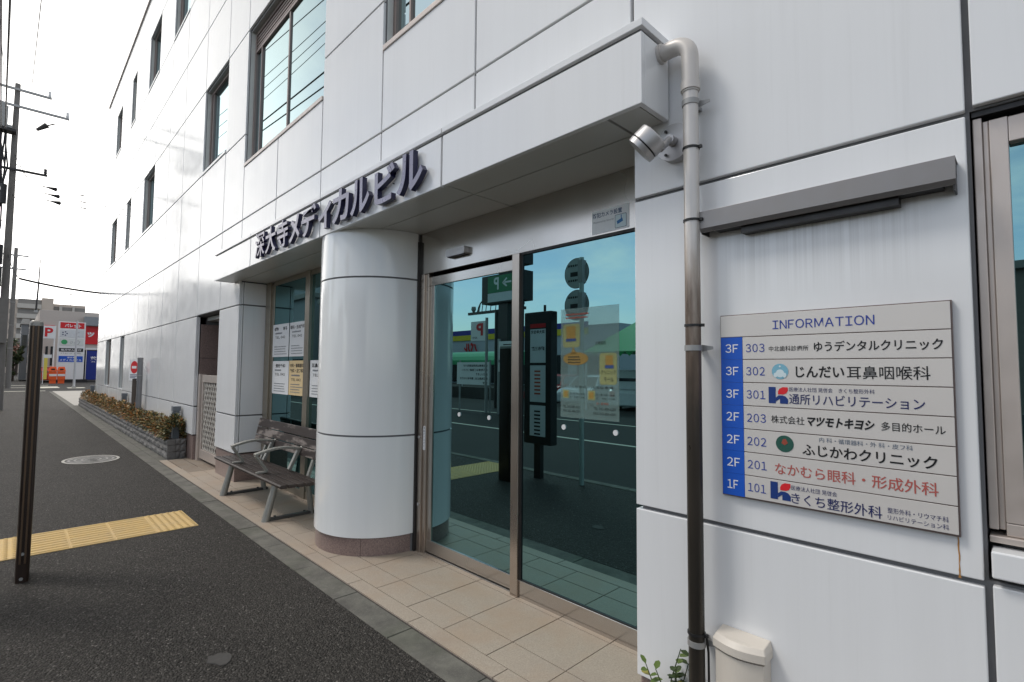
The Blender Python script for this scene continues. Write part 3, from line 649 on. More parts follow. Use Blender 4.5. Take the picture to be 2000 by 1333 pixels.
# lobby behind the glass
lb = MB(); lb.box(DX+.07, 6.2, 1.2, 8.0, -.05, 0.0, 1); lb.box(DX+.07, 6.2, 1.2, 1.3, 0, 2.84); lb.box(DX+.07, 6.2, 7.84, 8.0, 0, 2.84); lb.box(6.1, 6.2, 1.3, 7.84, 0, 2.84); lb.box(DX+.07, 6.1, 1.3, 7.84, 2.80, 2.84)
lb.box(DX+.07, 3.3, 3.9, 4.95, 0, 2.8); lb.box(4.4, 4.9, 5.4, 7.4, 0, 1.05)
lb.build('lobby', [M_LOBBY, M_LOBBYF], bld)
# window behind the bench
fr = MB()
fr.box(DX-.01, DX+.07, 7.60, 7.785, 0.0, ZS); fr.box(DX+.012, DX+.06, 7.50, 7.599, 0.05, ZS-.03)
fr.box(DX-.015, DX+.06, 6.245, 6.375, 0.0, ZS-.001); fr.box(DX-.002, DX+.05, 4.98, 7.5, ZS-.06, ZS-.002); fr.box(DX-.002, DX+.05, 4.98, 7.5, 0.0, 0.10)
fw2 = fr.build('window', M_ALU_DK if False else plain('frame_bronze', (0.30, 0.265, 0.215), 0.35, 0.6, 0.06), bld, 0.003)
gl = MB(); gl.box(DX+.02, DX+.028, 4.98, 7.51, 0.09, ZS-.05); gl.build('pane', M_GLASS, fw2)

# ------------------------------------------------------------------ paper notices in that window
def lines(mb, yl, yr, z, n, dz, h, x, mi=0, jitter=0.35):
    for k in range(n):
        y = yl
        end = yr+(yl-yr)*random.uniform(0, jitter)
        while y > end+0.006:
            w = random.uniform(0.006, 0.016); frect(mb, x, y, max(end, y-w), z-k*dz, z-k*dz+h*random.uniform(.75, 1), mi); y -= w+0.0035
def notice(yl, yr, z0, z1, paper, title, sub, label, title_w=0.8):
    t_ = thing('window_notice', label, 'notice', (DX+.01, (yl+yr)/2, z0), 'clinic notices in the window')
    p = MB(); p.box(DX+.011, DX+.0135, yr, yl, z0, z1); po = p.build('paper', paper, t_)
    w = yl-yr; x = DX+.0098; tm = MB()
    H = z1-z0
    for k, row in enumerate(title): put_text(tm, row, (x, yl-w*(1-title_w)/2, z1-H*(0.20+0.15*k)), w*title_w, H*0.115, bold=0.02)
    for k, row in enumerate(sub): put_text(tm, row, (x, yl-w*0.16, z1-H*(0.20+0.15*(len(title)-1)+0.24+0.13*k)), w*0.62, H*0.075)
    tm.build('lettering', M_TXTBLACK, po)
    sm = MB(); lines(sm, yl-w*0.16, yr+w*0.25, z1-H*(0.30+0.15*(len(title)-1)), 1, .01, H*.05, x); lines(sm, yl-w*0.12, yr+w*0.1, z0+H*0.30, 4, H*0.075, H*0.028, x); sm.build('small_print', M_FADEGREY, po)
    return t_
notice(7.515, 6.935, 1.744, 2.193, M_PAPER, ['歯　科'], ['TEL 042'], 'white dental notice, upper of the two nearest the panelled pilaster')
notice(6.905, 6.385, 1.744, 2.19, M_PAPER, ['眼科・形成外科'], ['TEL 042'], 'white eye clinic notice, upper row against the window mullion', 0.9)
notice(7.49, 6.905, 1.240, 1.686, M_PAPER, ['整形外科'], ['TEL 042'], 'white orthopaedics notice, lower of the two nearest the panelled pilaster', 0.6)
notice(6.89, 6.39, 1.243, 1.69, M_PAPER_O, ['内科・循環器科', '外科・皮フ科'], ['TEL 042'], 'orange tinted internal medicine notice in the lower row of window notices', 0.86)
notice(6.225, 5.70, 1.244, 1.69, M_PAPER, ['耳鼻咽喉科'], ['TEL 042'], 'white ear nose throat notice half hidden behind the round column')

# ------------------------------------------------------------------ poster on the fixed glass
po = thing('door_poster', 'tall translucent clinic poster with yellow boxes stuck on the entrance glass', 'poster', (DX+.01, 1.98, 1.28))
x = DX+.0095
mb = MB(); mb.box(x+.0005, x+.0015, 1.757, 2.215, 1.29, 2.0); mb.build('sheet', M_FILM, po)
mb = MB()
def fbox(yl, yr, z0, z1, r=.02, dx=0, mi=0): mb.prism(rrect(yl-yr, z1-z0, r), (x-dx, yl, z0), (0, -1, 0), (0, 0, 1), (-1, 0, 0), 0.0004, mi)
fbox(2.195, 2.055, 1.745, 1.90); fbox(1.90, 1.772, 1.51, 1.705); fbox(2.195, 2.145, 1.415, 1.47, .005); fbox(1.99, 1.935, 1.41, 1.47, .005)
mb.pieces('yellow_box', M_FILMY, po)
mb = MB(); mb.prism(circ(0.103, 32, 0, 0, 0.042), (x-.0006, 2.09, 1.672), (0, -1, 0), (0, 0, 1), (-1, 0, 0), 0.0004); mb.prism([(-.02, 0), (.03, 0), (.0, .05)], (x-.0006, 2.11, 1.70), (0, -1, 0), (0, 0, 1), (-1, 0, 0), 0.0004)
fbox(2.165, 2.09, 1.80, 1.885, .003, .0012); fbox(1.855, 1.80, 1.63, 1.69, .003, .0012); fbox(2.185, 2.155, 1.425, 1.46, .002, .0012); fbox(1.98, 1.945, 1.42, 1.46, .002, .0012)
mb.pieces('orange_callout', M_FILMO, po)
mb = MB(); fbox(2.168, 2.085, 1.785, 1.803, .002, .0022); fbox(1.858, 1.795, 1.61, 1.63, .002, .0022); mb.pieces('blue_tab', M_FILMB, po)
mb = MB(); xx = x-.003
put_text(mb, '診療案内', (xx, 1.93, 1.755), 0.08, 0.025); put_text(mb, 'クリニック', (xx, 1.888, 1.572), 0.11, 0.028); put_text(mb, 'モール', (xx, 1.865, 1.53), 0.07, 0.026)
put_text(mb, 'しんじん駐車場', (xx, 2.205, 1.482), 0.20, 0.017); put_text(mb, '共用駐車場', (xx, 1.965, 1.482), 0.17, 0.017)
put_text(mb, '月〜金 9:00〜18:30', (xx, 2.135, 1.44), 0.12, 0.014); put_text(mb, '土　 9:00〜13:00', (xx, 2.135, 1.418), 0.12, 0.014)
put_text(mb, '月〜金 9:00〜18:00', (xx, 1.925, 1.44), 0.14, 0.014); put_text(mb, '土　 9:00〜13:00', (xx, 1.925, 1.418), 0.14, 0.014)
put_text(mb, 'TEL 042-489-7013', (xx, 2.19, 1.352), 0.14, 0.016); put_text(mb, 'FAX 042-489-0281', (xx, 2.19, 1.325), 0.14, 0.016)
put_text(mb, 'TEL 042-489-6281', (xx, 1.945, 1.352), 0.165, 0.017); put_text(mb, 'FAX 042-489-6281', (xx, 1.945, 1.322), 0.165, 0.017)
lines(mb, 2.15, 2.04, 1.68, 3, 0.018, .008, xx, 0, .2)
mb.build('lettering', M_FILMT, po)
mb = MB(); put_text(mb, '日・祝 休診', (xx, 1.92, 1.385), 0.09, 0.015); lines(mb, 2.17, 1.98, 1.955, 2, .022, .012, xx, 0, .1); mb.build('red_lettering', M_FILMR, po)

# camera sticker
cs = thing('camera_sticker', 'pale security camera sticker on the steel door header', 'sticker', (DX-.005, 1.8, 2.46))
mb = MB(); mb.box(DX-.0062, DX-.0045, 1.672, 1.945, 2.452, 2.60); sh = mb.build('sheet', plain('sticker_grey', (0.80, 0.82, 0.83), 0.5), cs)
mb = MB(); xs_ = DX-.0068; put_text(mb, '防犯カメラ設置', (xs_, 1.936, 2.553), 0.215, 0.032, bold=0.015); mb.build('lettering', flat('sticker_ink', (30, 70, 110)), sh)
mb = MB(); put_text(mb, 'Monitored by Security', (xs_, 1.936, 2.516), 0.155, 0.017, shear=.2); mb.build('small_lettering', M_FADEGREY, sh)
mb = MB(); mb.prism(rrect(.083, .083, .006), (xs_+.0002, 1.772, 2.462), (0, -1, 0), (0, 0, 1), (-1, 0, 0), .0004); mb.build('icon_frame', M_TXTGREYBLUE, sh)
mb = MB(); mb.prism(rrect(.077, .077, .005), (xs_-.0004, 1.769, 2.465), (0, -1, 0), (0, 0, 1), (-1, 0, 0), .0003); mb.build('icon_field', M_SKYICON, sh)
mb = MB(); mb.prism([(.012, .018), (.052, .032), (.046, .052), (.006, .038)], (xs_-.0008, 1.765, 2.467), (0, -1, 0), (0, 0, 1), (-1, 0, 0), .0003); mb.prism([(.036, .046), (.042, .048), (.042, .072), (.036, .072)], (xs_-.0008, 1.765, 2.467), (0, -1, 0), (0, 0, 1), (-1, 0, 0), .0003); mb.build('camera_icon', flat('icon_blue', (40, 110, 170)), sh)

# ------------------------------------------------------------------ building name in raised letters
ns = thing('building_name_sign', 'raised navy Japanese letters on the front of the entrance canopy', 'sign', (CXF, 4.5, 2.83))
NAME = '深大寺メディカルビル'
spans = [(6.225, 5.92, .285), (5.885, 5.575, .285), (5.535, 5.235, .285), (5.20, 4.93, .275), (4.89, 4.56, .285), (4.50, 4.24, .235), (4.21, 3.90, .285), (3.87, 3.555, .285), (3.475, 3.18, .28), (3.15, 2.815, .285)]
spans = [(6.225-(6.225-a)*.985, 6.225-(6.225-b_)*.985, h_) for a, b_, h_ in spans]
for ch, (yl, yr, h_) in zip(NAME, spans):
    v, f, nz_, a0, a1, b0, b1 = text_geo(ch, 0.008 if ch == '深' else 0.016 if ch in '大寺' else 0.024, 0.5, 5)
    sx = (yl-yr)/(a1-a0); sy_ = h_/(b1-b0); mb = MB()
    zb = 2.838
    for q, z in zip(f, nz_):
        pass
    pts = [(CXF-0.014-(p[2]+0.5)*0.040, yl-(p[0]-a0)*sx, zb+(p[1]-b0)*sy_) for p in v]
    o_ = len(mb.v); mb.v += pts
    for q, z in zip(f, nz_): mb.f.append(list(q)); mb.mi.append(0 if z > 0.9 else 1); mb.sm.append(False)
    mb.build('letter', [M_LETTER, M_NAVY], ns)
mb = MB()
for yl, yr, h_ in spans:
    for q in (0.3, 0.7): mb.cyl((CXF-.014, yl+(yr-yl)*q, 2.838+h_*.5), (CXF+.004, yl+(yr-yl)*q, 2.838+h_*.5), .004, 8)
mb.build('fixing_pin', M_DKMETAL, ns)

# ------------------------------------------------------------------ information board
ib = thing('information_board', 'square silver INFORMATION board listing the clinics by floor', 'sign', (FX, 0.58, 1.07))
bx0 = FX-0.022
YL, YR = 0.966, 0.197
fr = MB(); fr.box(bx0+.004, FX-.001, YR-.004, YL+.003, 1.068, 1.842); fr.build('frame', plain('board_frame', (0.16, 0.12, 0.11), 0.4, .3), ib)
zr = [1.838, 1.745, 1.649, 1.552, 1.455, 1.358, 1.262, 1.166, 1.073]
XT = bx0-.0011
hp = MB(); hp.box(bx0, bx0+.01, YR, YL, zr[1]+.0018, zr[0]); ho = hp.build('header_strip', M_BOARD, ib, .0008)
mb = MB(); put_latin(mb, 'INFORMATION', (XT, 0.752, 1.772), 0.346, 0.036, bold=.004); mb.build('lettering', M_TXTBLUE, ho)
def logoK(mb, y, z, s):
    r, u, n_ = (0, -1, 0), (0, 0, 1), (-1, 0, 0)
    mb.prism([(0, 0), (.30, 0), (.30, 1), (0, 1)], (XT+.0005, y, z), r, u, n_, .0006, 0) if False else None
    o_ = Vector((XT, y, z)); q = lambda poly, mi: mb.add([o_+Vector((0, -p[0]*s*1.08, p[1]*s)) for p in poly], [list(range(len(poly)))], mi)
    q([(0, 0), (.38, 0), (.38, 1), (0, 1)], 0)
    q([(.38, .36), (.55, .52), (.72, .52), (.86, .42), (.86, .02), (.60, 0), (.60, .30), (.38, .10)], 0) if False else q([(.385, .36), (.54, .50), (.74, .50), (.60, .30), (.385, .12)], 0)
    q([(.60, .30), (.74, .50), (.90, .44), (1.02, .28), (1.02, .0), (.60, .0)], 0)
    arc = [(.50, .56), (.50, .74), (.58, .90), (.74, 1.0), (1.02, 1.0), (1.02, .80), (.94, .64), (.78, .56)]; q(arc, 1)
rows = [('3F', '303'), ('3F', '302'), ('3F', '301'), ('2F', '203'), ('2F', '202'), ('2F', '201'), ('1F', '101')]
for i, (fl, rm) in enumerate(rows):
    zt, zb = zr[i+1]-.0018, zr[i+2]+.0018; hh = zt-zb
    s_ = MB(); s_.box(bx0, bx0+.01, YR, 0.8735, zb, zt); so_ = s_.build('name_strip', M_BOARD, ib, .0008)
    t_ = MB(); t_.box(bx0-.0004, bx0+.01, 0.8745, YL, zr[i+2]+.0004, zr[i+1]-.0004); to = t_.build('floor_tab', M_BLUE, ib)
    mb = MB(); put_latin(mb, fl, (XT, 0.946, zb+hh*.30), 0.054 if fl != '1F' else .045, 0.037, bold=.006); mb.build('lettering', M_TXTWHITE, to)
    mb = MB(); put_latin(mb, rm, (XT, 0.860, zb+hh*.31), 0.075 if rm != '101' else .070, 0.035, bold=.002, gap=.2); mb.build('room_number', M_TXTBLUE, so_)
    mb = MB(); m2 = MB(); mats = None
    if i == 0:
        put_text(mb, '中北歯科診療所', (XT, 0.768, zb+.031), 0.146, 0.021, bold=.003); put_text(mb, 'ゆうデンタルクリニック', (XT, 0.603, zb+.026), 0.385, 0.040, bold=.016); mats = M_TXTBLACK
    elif i == 1:
        put_text(mb, 'じんだい', (XT, 0.669, zb+.023), 0.165, 0.044, bold=.02); put_text(mb, '耳鼻咽喉科', (XT, 0.496, zb+.021), 0.242, 0.047, bold=.003); mats = M_TXTBLACK
        lg = MB(); lg.add([(XT, .727-p[0], 1.6+p[1]) for p in circ(.031, 28)], [list(range(28))]); lg.build('round_emblem', M_TEAL, so_)
        lg = MB(); lg.add([(XT-.0006, .727-p[0], 1.592+p[1]) for p in circ(.016, 20)], [list(range(20))])
        for d in (-.017, .017): lg.add([(XT-.0007, .727-d-p[0], 1.585+p[1]) for p in circ(.007, 14, 0, 0, .010)], [list(range(14))])
        lg.add([(XT-.0007, .727-p[0], 1.620+p[1]) for p in circ(.004, 10)], [list(range(10))])
        lg.build('emblem_flower', M_SKYICON, so_)
    elif i == 2:
        put_text(mb, '通所リハビリテーション', (XT, 0.695, zb+.014), 0.424, 0.041, bold=.008); mats = M_TXTNAVY
        put_text(m2, '医療法人社団 晃啓会　きくち整形外科', (XT, 0.694, zb+.064), 0.282, 0.017)
        lg = MB(); logoK(lg, .772, zb+.014, .066); lg.build('emblem', [M_LOGONAVY, M_LOGORED], so_)
    elif i == 3:
        put_text(mb, '株式会社', (XT, 0.764, zb+.032), 0.122, 0.031, bold=.003); put_text(mb, 'マツモトキヨシ', (XT, 0.638, zb+.030), 0.218, 0.038, bold=.04, shear=.22); put_text(mb, '多目的ホール', (XT, 0.396, zb+.034), 0.176, 0.031, bold=.006); mats = M_TXTBLACK
    elif i == 4:
        put_text(mb, 'ふじかわクリニック', (XT, 0.652, zb+.012), 0.408, 0.044, bold=.016); mats = M_TXTBLACK
        put_text(m2, '内 科・循環器科・外 科・皮フ科', (XT, 0.592, zb+.068), 0.284, 0.018)
        lg = MB(); lg.add([(XT, .715-p[0], 1.312+p[1]) for p in circ(.033, 28)], [list(range(28))]); lg.build('round_emblem', M_GREENLOGO, so_)
        lg = MB(); lg.add([(XT-.0006, .715-p[0], 1.318+p[1]) for p in [(-.012, -.004), (0, -.012), (.012, -.002), (.004, .014), (-.006, .012)]], [list(range(5))]); lg.build('emblem_mark', flat('emblem_brick', (150, 70, 52)), so_)
    elif i == 5:
        put_text(mb, 'なかむら眼科・形成外科', (XT, 0.753, zb+.020), 0.509, 0.046, bold=.008); mats = M_TXTRED
    else:
        put_text(mb, 'きくち整形外科', (XT, 0.695, zb+.008), 0.294, 0.043, bold=.006); mats = M_TXTNAVY
        put_text(m2, '医療法人社団 晃啓会', (XT, 0.694, zb+.060), 0.156, 0.018); put_text(m2, '整形外科・リウマチ科', (XT, 0.385, zb+.034), 0.164, 0.019); put_text(m2, 'リハビリテーション科', (XT, 0.385, zb+.010), 0.164, 0.018)
        lg = MB(); logoK(lg, .772, zb+.014, .068); lg.build('emblem', [M_LOGONAVY, M_LOGORED], so_)
    mb.build('clinic_name', mats, so_)
    if m2.v: m2.build('small_lettering', M_TXTGREYBLUE if i == 4 else M_TXTNAVY, so_)

# ------------------------------------------------------------------ light bar over the board
lbx = thing('sign_light_bar', 'long dark grey lighting bar mounted above the INFORMATION board', 'wall light', (FX, .6, 2.2))
mb = MB(); xb = FX-.085
mb.prism([(0, .028), (.012, 0.012), (.02, .012), (.02, .014), (.006, .034), (.006, .098), (.085, .098), (.085, .104), (0, .104)], (xb, 0.165, 2.2), (1, 0, 0), (0, 0, 1), (0, 1, 0), .862)
mb.build('housing', M_BAR, lbx, 0.001)
mb = MB(); mb.box(xb+.012, FX-.002, .168, .173, 2.195, 2.297); mb.box(xb+.012, FX-.002, 1.019, 1.024, 2.205, 2.297); mb.build('end_cap', M_DKMETAL, lbx)
mb = MB(); mb.box(xb+.022, FX-.004, .20, .97, 2.214, 2.238); mb.build('tube_tray', M_BLACK, lbx)
mb = MB(); mb.box(FX-.05, FX-.001, .32, .86, 2.185, 2.235); mb.build('wall_bracket', M_DKMETAL, lbx)

# ------------------------------------------------------------------ drain pipe
dpv = thing('drain_pipe', 'weathered steel rainwater pipe running down from the canopy end', 'drain pipe', (2.15, 1.06, 0))
PX, PY, PR = 2.15, 1.06, 0.0335
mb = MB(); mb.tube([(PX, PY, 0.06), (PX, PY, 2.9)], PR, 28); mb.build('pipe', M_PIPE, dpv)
mb = MB(); pts = [(PX, PY, 2.86), (PX, PY, 3.03)]
for k in range(1, 8):
    a = R(90*k/8); pts.append((PX, PY+0.075*(1-math.cos(a)), 3.03+0.075*math.sin(a)))
pts += [(PX, PY+.085, 3.105), (PX, PY+.16, 3.105)]
mb.tube(pts, PR+.004, 28); mb.build('elbow', M_PIPE_G, dpv)
mb = MB(); mb.tube([(PX, PY, 2.868), (PX, PY, 2.905)], PR+.009, 28); mb.build('collar', M_PIPE_G, dpv); mb = MB(); mb.tube([(PX, PY+.135, 3.105), (PX, PY+.152, 3.105)], PR+.012, 28); mb.build('collar', M_PIPE_G, dpv)
for z in (2.81, 1.70, 0.44):
    mb = MB(); mb.tube([(PX, PY, z-.012), (PX, PY, z+.012)], PR+.004, 28); mb.box(PX+.02, FX-.002, PY-.012, PY+.012, z-.008, z+.008); mb.prism([(0, -.015), (.05, -.006), (.05, .006), (0, .015)], (PX+.03, PY-PR+.008, z), (0, -1, 0), (0, 0, 1), (1, 0, 0), .003); mb.build('clamp', M_GALV, dpv)
for z in (2.60, 2.27, 1.80, 0.48):
    mb = MB(); n = 28; mb.tube([(PX, PY, z-.005), (PX, PY, z+.005)], PR+.004, n); mb.box(PX-.005, PX+.008, PY-PR-.016, PY-PR-.001, z-.007, z+.006); mb.build('cable_tie', M_BLACK, dpv)
mb = MB(); mb.tube([(PX+.03, PY-PR-.006, 0.06), (PX+.03, PY-PR-.004, .40), (PX+.012, PY-PR-.004, .478)], .005, 8); mb.build('cable', M_BLACK, dpv)

# ------------------------------------------------------------------ spot light by the pipe
sp_ = thing('spot_light', 'round grey spot lamp on a wall plate beside the drain pipe', 'wall light', (FX, 1.172, 2.682))
mb = MB(); mb.tube([(FX-.001, 1.172, 2.682), (FX-.045, 1.172, 2.682)], .088, 36); mb.build('wall_plate', M_LAMP, sp_, .003)
hc = Vector((2.025, 1.205, 2.635)); d = Vector((-.42, .62, .33)); d = Vector((-0.30, 0.58, 0.42)).normalized()
arm0 = Vector((FX-.05, 1.172, 2.682))
mb = MB(); mb.tube([arm0, (FX-.085, 1.172, 2.682)], .024, 20); mb.tube([(FX-.08, 1.172, 2.681), hc+Vector((.075, -.02, -.012))], .017, 16); mb.build('arm', M_LAMP, sp_)
ax_d = Vector((-0.25, .70, -.66)).normalized()     # lens direction
mb = MB(); mb.tube([hc-ax_d*.045, hc-ax_d*.04, hc+ax_d*.018], [.062, .070, .072], 36); mb.build('lamp_head', M_LAMP, sp_, .002)
mb = MB(); mb.tube([hc+ax_d*.0185, hc+ax_d*.025], .068, 36); mb.build('gasket', M_BLACK, sp_)
mb = MB(); mb.tube([hc+ax_d*.0255, hc+ax_d*.05], [.072, .070], 36); mb.build('lens_ring', M_LAMP, sp_, .002)
mb = MB()
for a in (60, 180, 300): mb.tube([(FX-.05, 1.172+.066*math.cos(R(a)), 2.682+.066*math.sin(R(a))), (FX-.056, 1.172+.066*math.cos(R(a)), 2.682+.066*math.sin(R(a)))], .007, 10)
mb.build('screw', M_DKMETAL, sp_)

# ------------------------------------------------------------------ meter box and weed at the wall foot
mbx = thing('cable_cover', 'cream plastic cable cover at the foot of the white wall', 'utility box', (FX, .88, 0))
prof = [(FX-.001, .985), (FX-.078, .985)]+[(FX-.078-.027*math.sin(math.pi*q/14), .985-.195*q/14) for q in range(1, 14)]+[(FX-.078, .79), (FX-.001, .79)]
mb = MB(); mb.prism(prof, (0, 0, 0.012), (1, 0, 0), (0, 1, 0), (0, 0, 1), .43); mb.build('body', M_CREAM, mbx, .004)
cap = [(FX-.001, .992), (FX-.086, .992)]+[(FX-.086-.030*math.sin(math.pi*q/14), .992-.21*q/14) for q in range(1, 14)]+[(FX-.086, .782), (FX-.001, .782)]
mb = MB(); k = len(cap)
v = [(p[0], p[1], .452) for p in cap]+[(p[0], p[1], .485) for p in cap]+[(FX-(FX-p[0])*.86, .887+(p[1]-.887)*.92, .515 if p[0] > FX-.05 else .505) for p in cap]
mb.add(v, [list(range(k))[::-1], list(range(2*k, 3*k))]+[(i+j*k, (i+1) % k+j*k, (i+1) % k+(j+1)*k, i+(j+1)*k) for i in range(k) for j in range(2)]); mb.build('cap', M_CREAM, mbx, .003)
def leaf(mb, p, d, up_, L, w, mi):
    d = d.normalized(); s_ = d.cross(up_).normalized(); u_ = s_.cross(d)
    a = [p, p+d*L*.35+s_*w*.5+u_*.1*w, p+d*L*.75+s_*w*.42, p+d*L-u_*.12*L, p+d*L*.75-s_*w*.42, p+d*L*.35-s_*w*.5+u_*.1*w, p+d*L*.5-u_*w*.12]
    mb.add(a, [(0, 1, 6), (1, 2, 6), (2, 3, 6), (3, 4, 6), (4, 5, 6), (5, 0, 6)], mi, True)
wd = thing('weed_plant', 'small green leafy weed growing at the foot of the drain pipe', 'plant', (2.19, 1.2, 0))
mb = MB(); ms = MB()
for k in range(13):
    bx_, by_ = 2.20+random.uniform(-.03, .02), 1.19+random.uniform(-.05, .05); top = Vector((bx_+random.uniform(-.09, .01), by_+random.uniform(-.07, .09), random.uniform(.13, .30)))
    if k == 0: top = Vector((2.19, 1.155, .36))
    ms.tube([(bx_, by_, 0), ((bx_+top.x)/2, (by_+top.y)/2+.01, top.z*.6), top], [.004, .003, .002], 6)
    for j in range(7):
        p = Vector((bx_, by_, 0)).lerp(top, 0.45+j*.09); a = random.uniform(0, 6.28)
        leaf(mb, p, Vector((math.cos(a), math.sin(a), random.uniform(-.2, .6))), Vector((0, 0, 1)), random.uniform(.03, .052), random.uniform(.022, .036), random.choice((0, 0, 1, 1, 2) if j < 5 else (0, 1)))
ms.build('stem', M_WEED[1], wd); mb.build('foliage', M_WEED, wd)

# ------------------------------------------------------------------ bench
be = thing('bench', 'dark wooden slatted bench with grey cast armrests beside the round column', 'bench', (2.2, 6.35, 0))
BY0, BY1 = 5.22, 7.50
for k in range(5):
    mb = MB(); x0 = 1.925+k*.088; z = .44-.004*k
    if k == 0: mb.prism([(0, -.022), (.012, -.036), (.070, -.036), (.070, 0), (.014, 0), (0, -.008)], (x0, BY0, z), (1, 0, 0), (0, 0, 1), (0, 1, 0), BY1-BY0)
    else: mb.box(x0, x0+.068, BY0, BY1, z-.034, z)
    mb.build('seat_slat', M_WOOD, be, .004)
for k, (z0, z1) in enumerate(((.80, .905), (.695, .79), (.595, .685))):
    mb = MB(); xb0 = 2.405+(z0-.595)*.22; xb1 = 2.405+(z1-.595)*.22
    mb.prism([(0, 0), (.034, -.006), (.034+xb1-xb0, z1-z0-.006), (xb1-xb0, z1-z0)], (xb0, BY0, z0), (1, 0, 0), (0, 0, 1), (0, 1, 0), BY1-BY0)
    mb.build('back_slat', M_WOOD_W, be, .004)
def bar(mb, pts, w, h):
    """flat bar in the XZ plane centred on y"""
    for (a, b_) in zip(pts[:-1], pts[1:]):
        a = Vector(a); b_ = Vector(b_); d_ = (b_-a).normalized(); n_ = Vector((d_.z, 0, -d_.x))*h/2; s_ = Vector((0, w/2, 0))
        v = [a-n_-s_, a+n_-s_, a+n_+s_, a-n_+s_, b_-n_-s_, b_+n_-s_, b_+n_+s_, b_-n_+s_]
        mb.add(v, [(0, 3, 2, 1), (4, 5, 6, 7), (0, 1, 5, 4), (1, 2, 6, 5), (2, 3, 7, 6), (3, 0, 4, 7)])
for y in (7.10, 5.62):
    mb = MB(); mb.tube([(1.935, y, .004), (2.035, y, .41)], [.040, .032], 16); mb.tube([(2.42, y, .004), (2.36, y, .40)], [.03, .028], 14)
    bar(mb, [(1.99, y, .395), (2.40, y, .385)], .05, .03); bar(mb, [(2.36, y, .38), (2.425, y, .58), (2.495, y, .88)], .045, .03); mb.build('leg_frame', M_ARM, be, .003)
    mb = MB(); mb.box(1.95, 2.46, y-.025, y+.025, .005, .04); 
    for xx_ in (2.03, 2.34): mb.tube([(xx_, y, .04), (xx_, y, .055)], .012, 10)
    mb.build('floor_runner', M_DKMETAL if False else plain('runner_grey', (0.09, 0.088, 0.085), 0.45, .5), be, .003)
for y in (6.80, 5.975):
    mb = MB(); pts = []
    for k in range(11):
        t_ = k/10; pts.append((1.925+t_*.50, y, .645+.045*math.sin(math.pi*min(1, t_*1.05)*.9)+.012*t_))
    bar(mb, pts, .066, .026); bar(mb, [(1.935, y, .640), (2.06, y, .455)], .046, .028); bar(mb, [(2.06, y, .452), (1.945, y, .449)], .042, .02)
    bar(mb, [(2.405, y, .665), (2.30, y, .44)], .05, .036); bar(mb, [(2.42, y, .66), (2.46, y, .70)], .042, .03)
    mb.build('armrest', M_ARM, be, .004)

# ------------------------------------------------------------------ gate, grating
ga = thing('lattice_gate', 'pale aluminium gate with diamond lattice in the passage beside the pilaster', 'gate', (2.36, 9.5, 0))
mb = MB(); mb.box(2.30, 2.40, 10.0, 10.115, .012, 1.475); mb.build('post', M_ALU, ga, .004)
mb = MB(); mb.box(2.33, 2.375, 9.91, 9.985, .06, 1.46); mb.box(2.33, 2.375, 8.72, 8.80, .06, 1.46); mb.box(2.331, 2.374, 8.80, 9.91, 1.34, 1.46); mb.box(2.331, 2.374, 8.80, 9.91, .06, .21); mb.build('leaf_frame', M_ALU, ga, .003)
mb = MB(); ya, yb, za, zb = 8.80, 9.91, .21, 1.34
def clip(p, q):
    out_ = [p, q]; 
    (y0, z0), (y1, z1) = p, q; t0, t1 = 0.0, 1.0; dy, dz = y1-y0, z1-z0
    for d_, lo, hi_, s0 in ((dy, ya, yb, y0), (dz, za, zb, z0)):
        if abs(d_) < 1e-9:
            if s0 < lo or s0 > hi_: return None
        else:
            a, c_ = (lo-s0)/d_, (hi_-s0)/d_
            if a > c_: a, c_ = c_, a
            t0, t1 = max(t0, a), min(t1, c_)
    if t0 >= t1: return None
    return ((y0+dy*t0, z0+dz*t0), (y0+dy*t1, z0+dz*t1))
hgt = zb-za
for k in range(-14, 40):
    for s_ in (1, -1):
        y0 = ya+k*.10; c_ = clip((y0, za), (y0+s_*hgt*.62, zb))
        if not c_: continue
        (a0_, b0_), (a1_, b1_) = c_
        if math.hypot(a1_-a0_, b1_-b0_) < .02: continue
        x_ = 2.345 if s_ > 0 else 2.3525
        d_ = Vector((0, a1_-a0_, b1_-b0_)).normalized(); n_ = Vector((0, -d_.z, d_.y))*.009
        A, B = Vector((x_, a0_, b0_)), Vector((x_, a1_, b1_)); dx = Vector((.006, 0, 0))
        mb.add([A-n_, A+n_, B+n_, B-n_, A-n_+dx, A+n_+dx, B+n_+dx, B-n_+dx], [(0, 1, 2, 3), (7, 6, 5, 4), (0, 4, 5, 1), (1, 5, 6, 2), (2, 6, 7, 3), (3, 7, 4, 0)])
mb.build('lattice', plain('lattice_ivory', (0.58, 0.55, 0.50), 0.5, .1), ga)
gt = thing('drain_grating', 'beige slotted drain grating in the porch paving before the gate', 'grating', (2.25, 9.6, 0))
mb = MB(); mb.box(1.965, 2.60, 9.0, 10.38, .003, .006, 1)
for k in range(30):
    y = 9.01+k*.0455
    for x0, x1 in ((1.965, 2.17), (2.185, 2.38), (2.395, 2.60)): mb.box(x0, x1, y, y+.026, .004, .014)
mb.build('slotted_plate', [M_TILE, M_GROUT], gt)

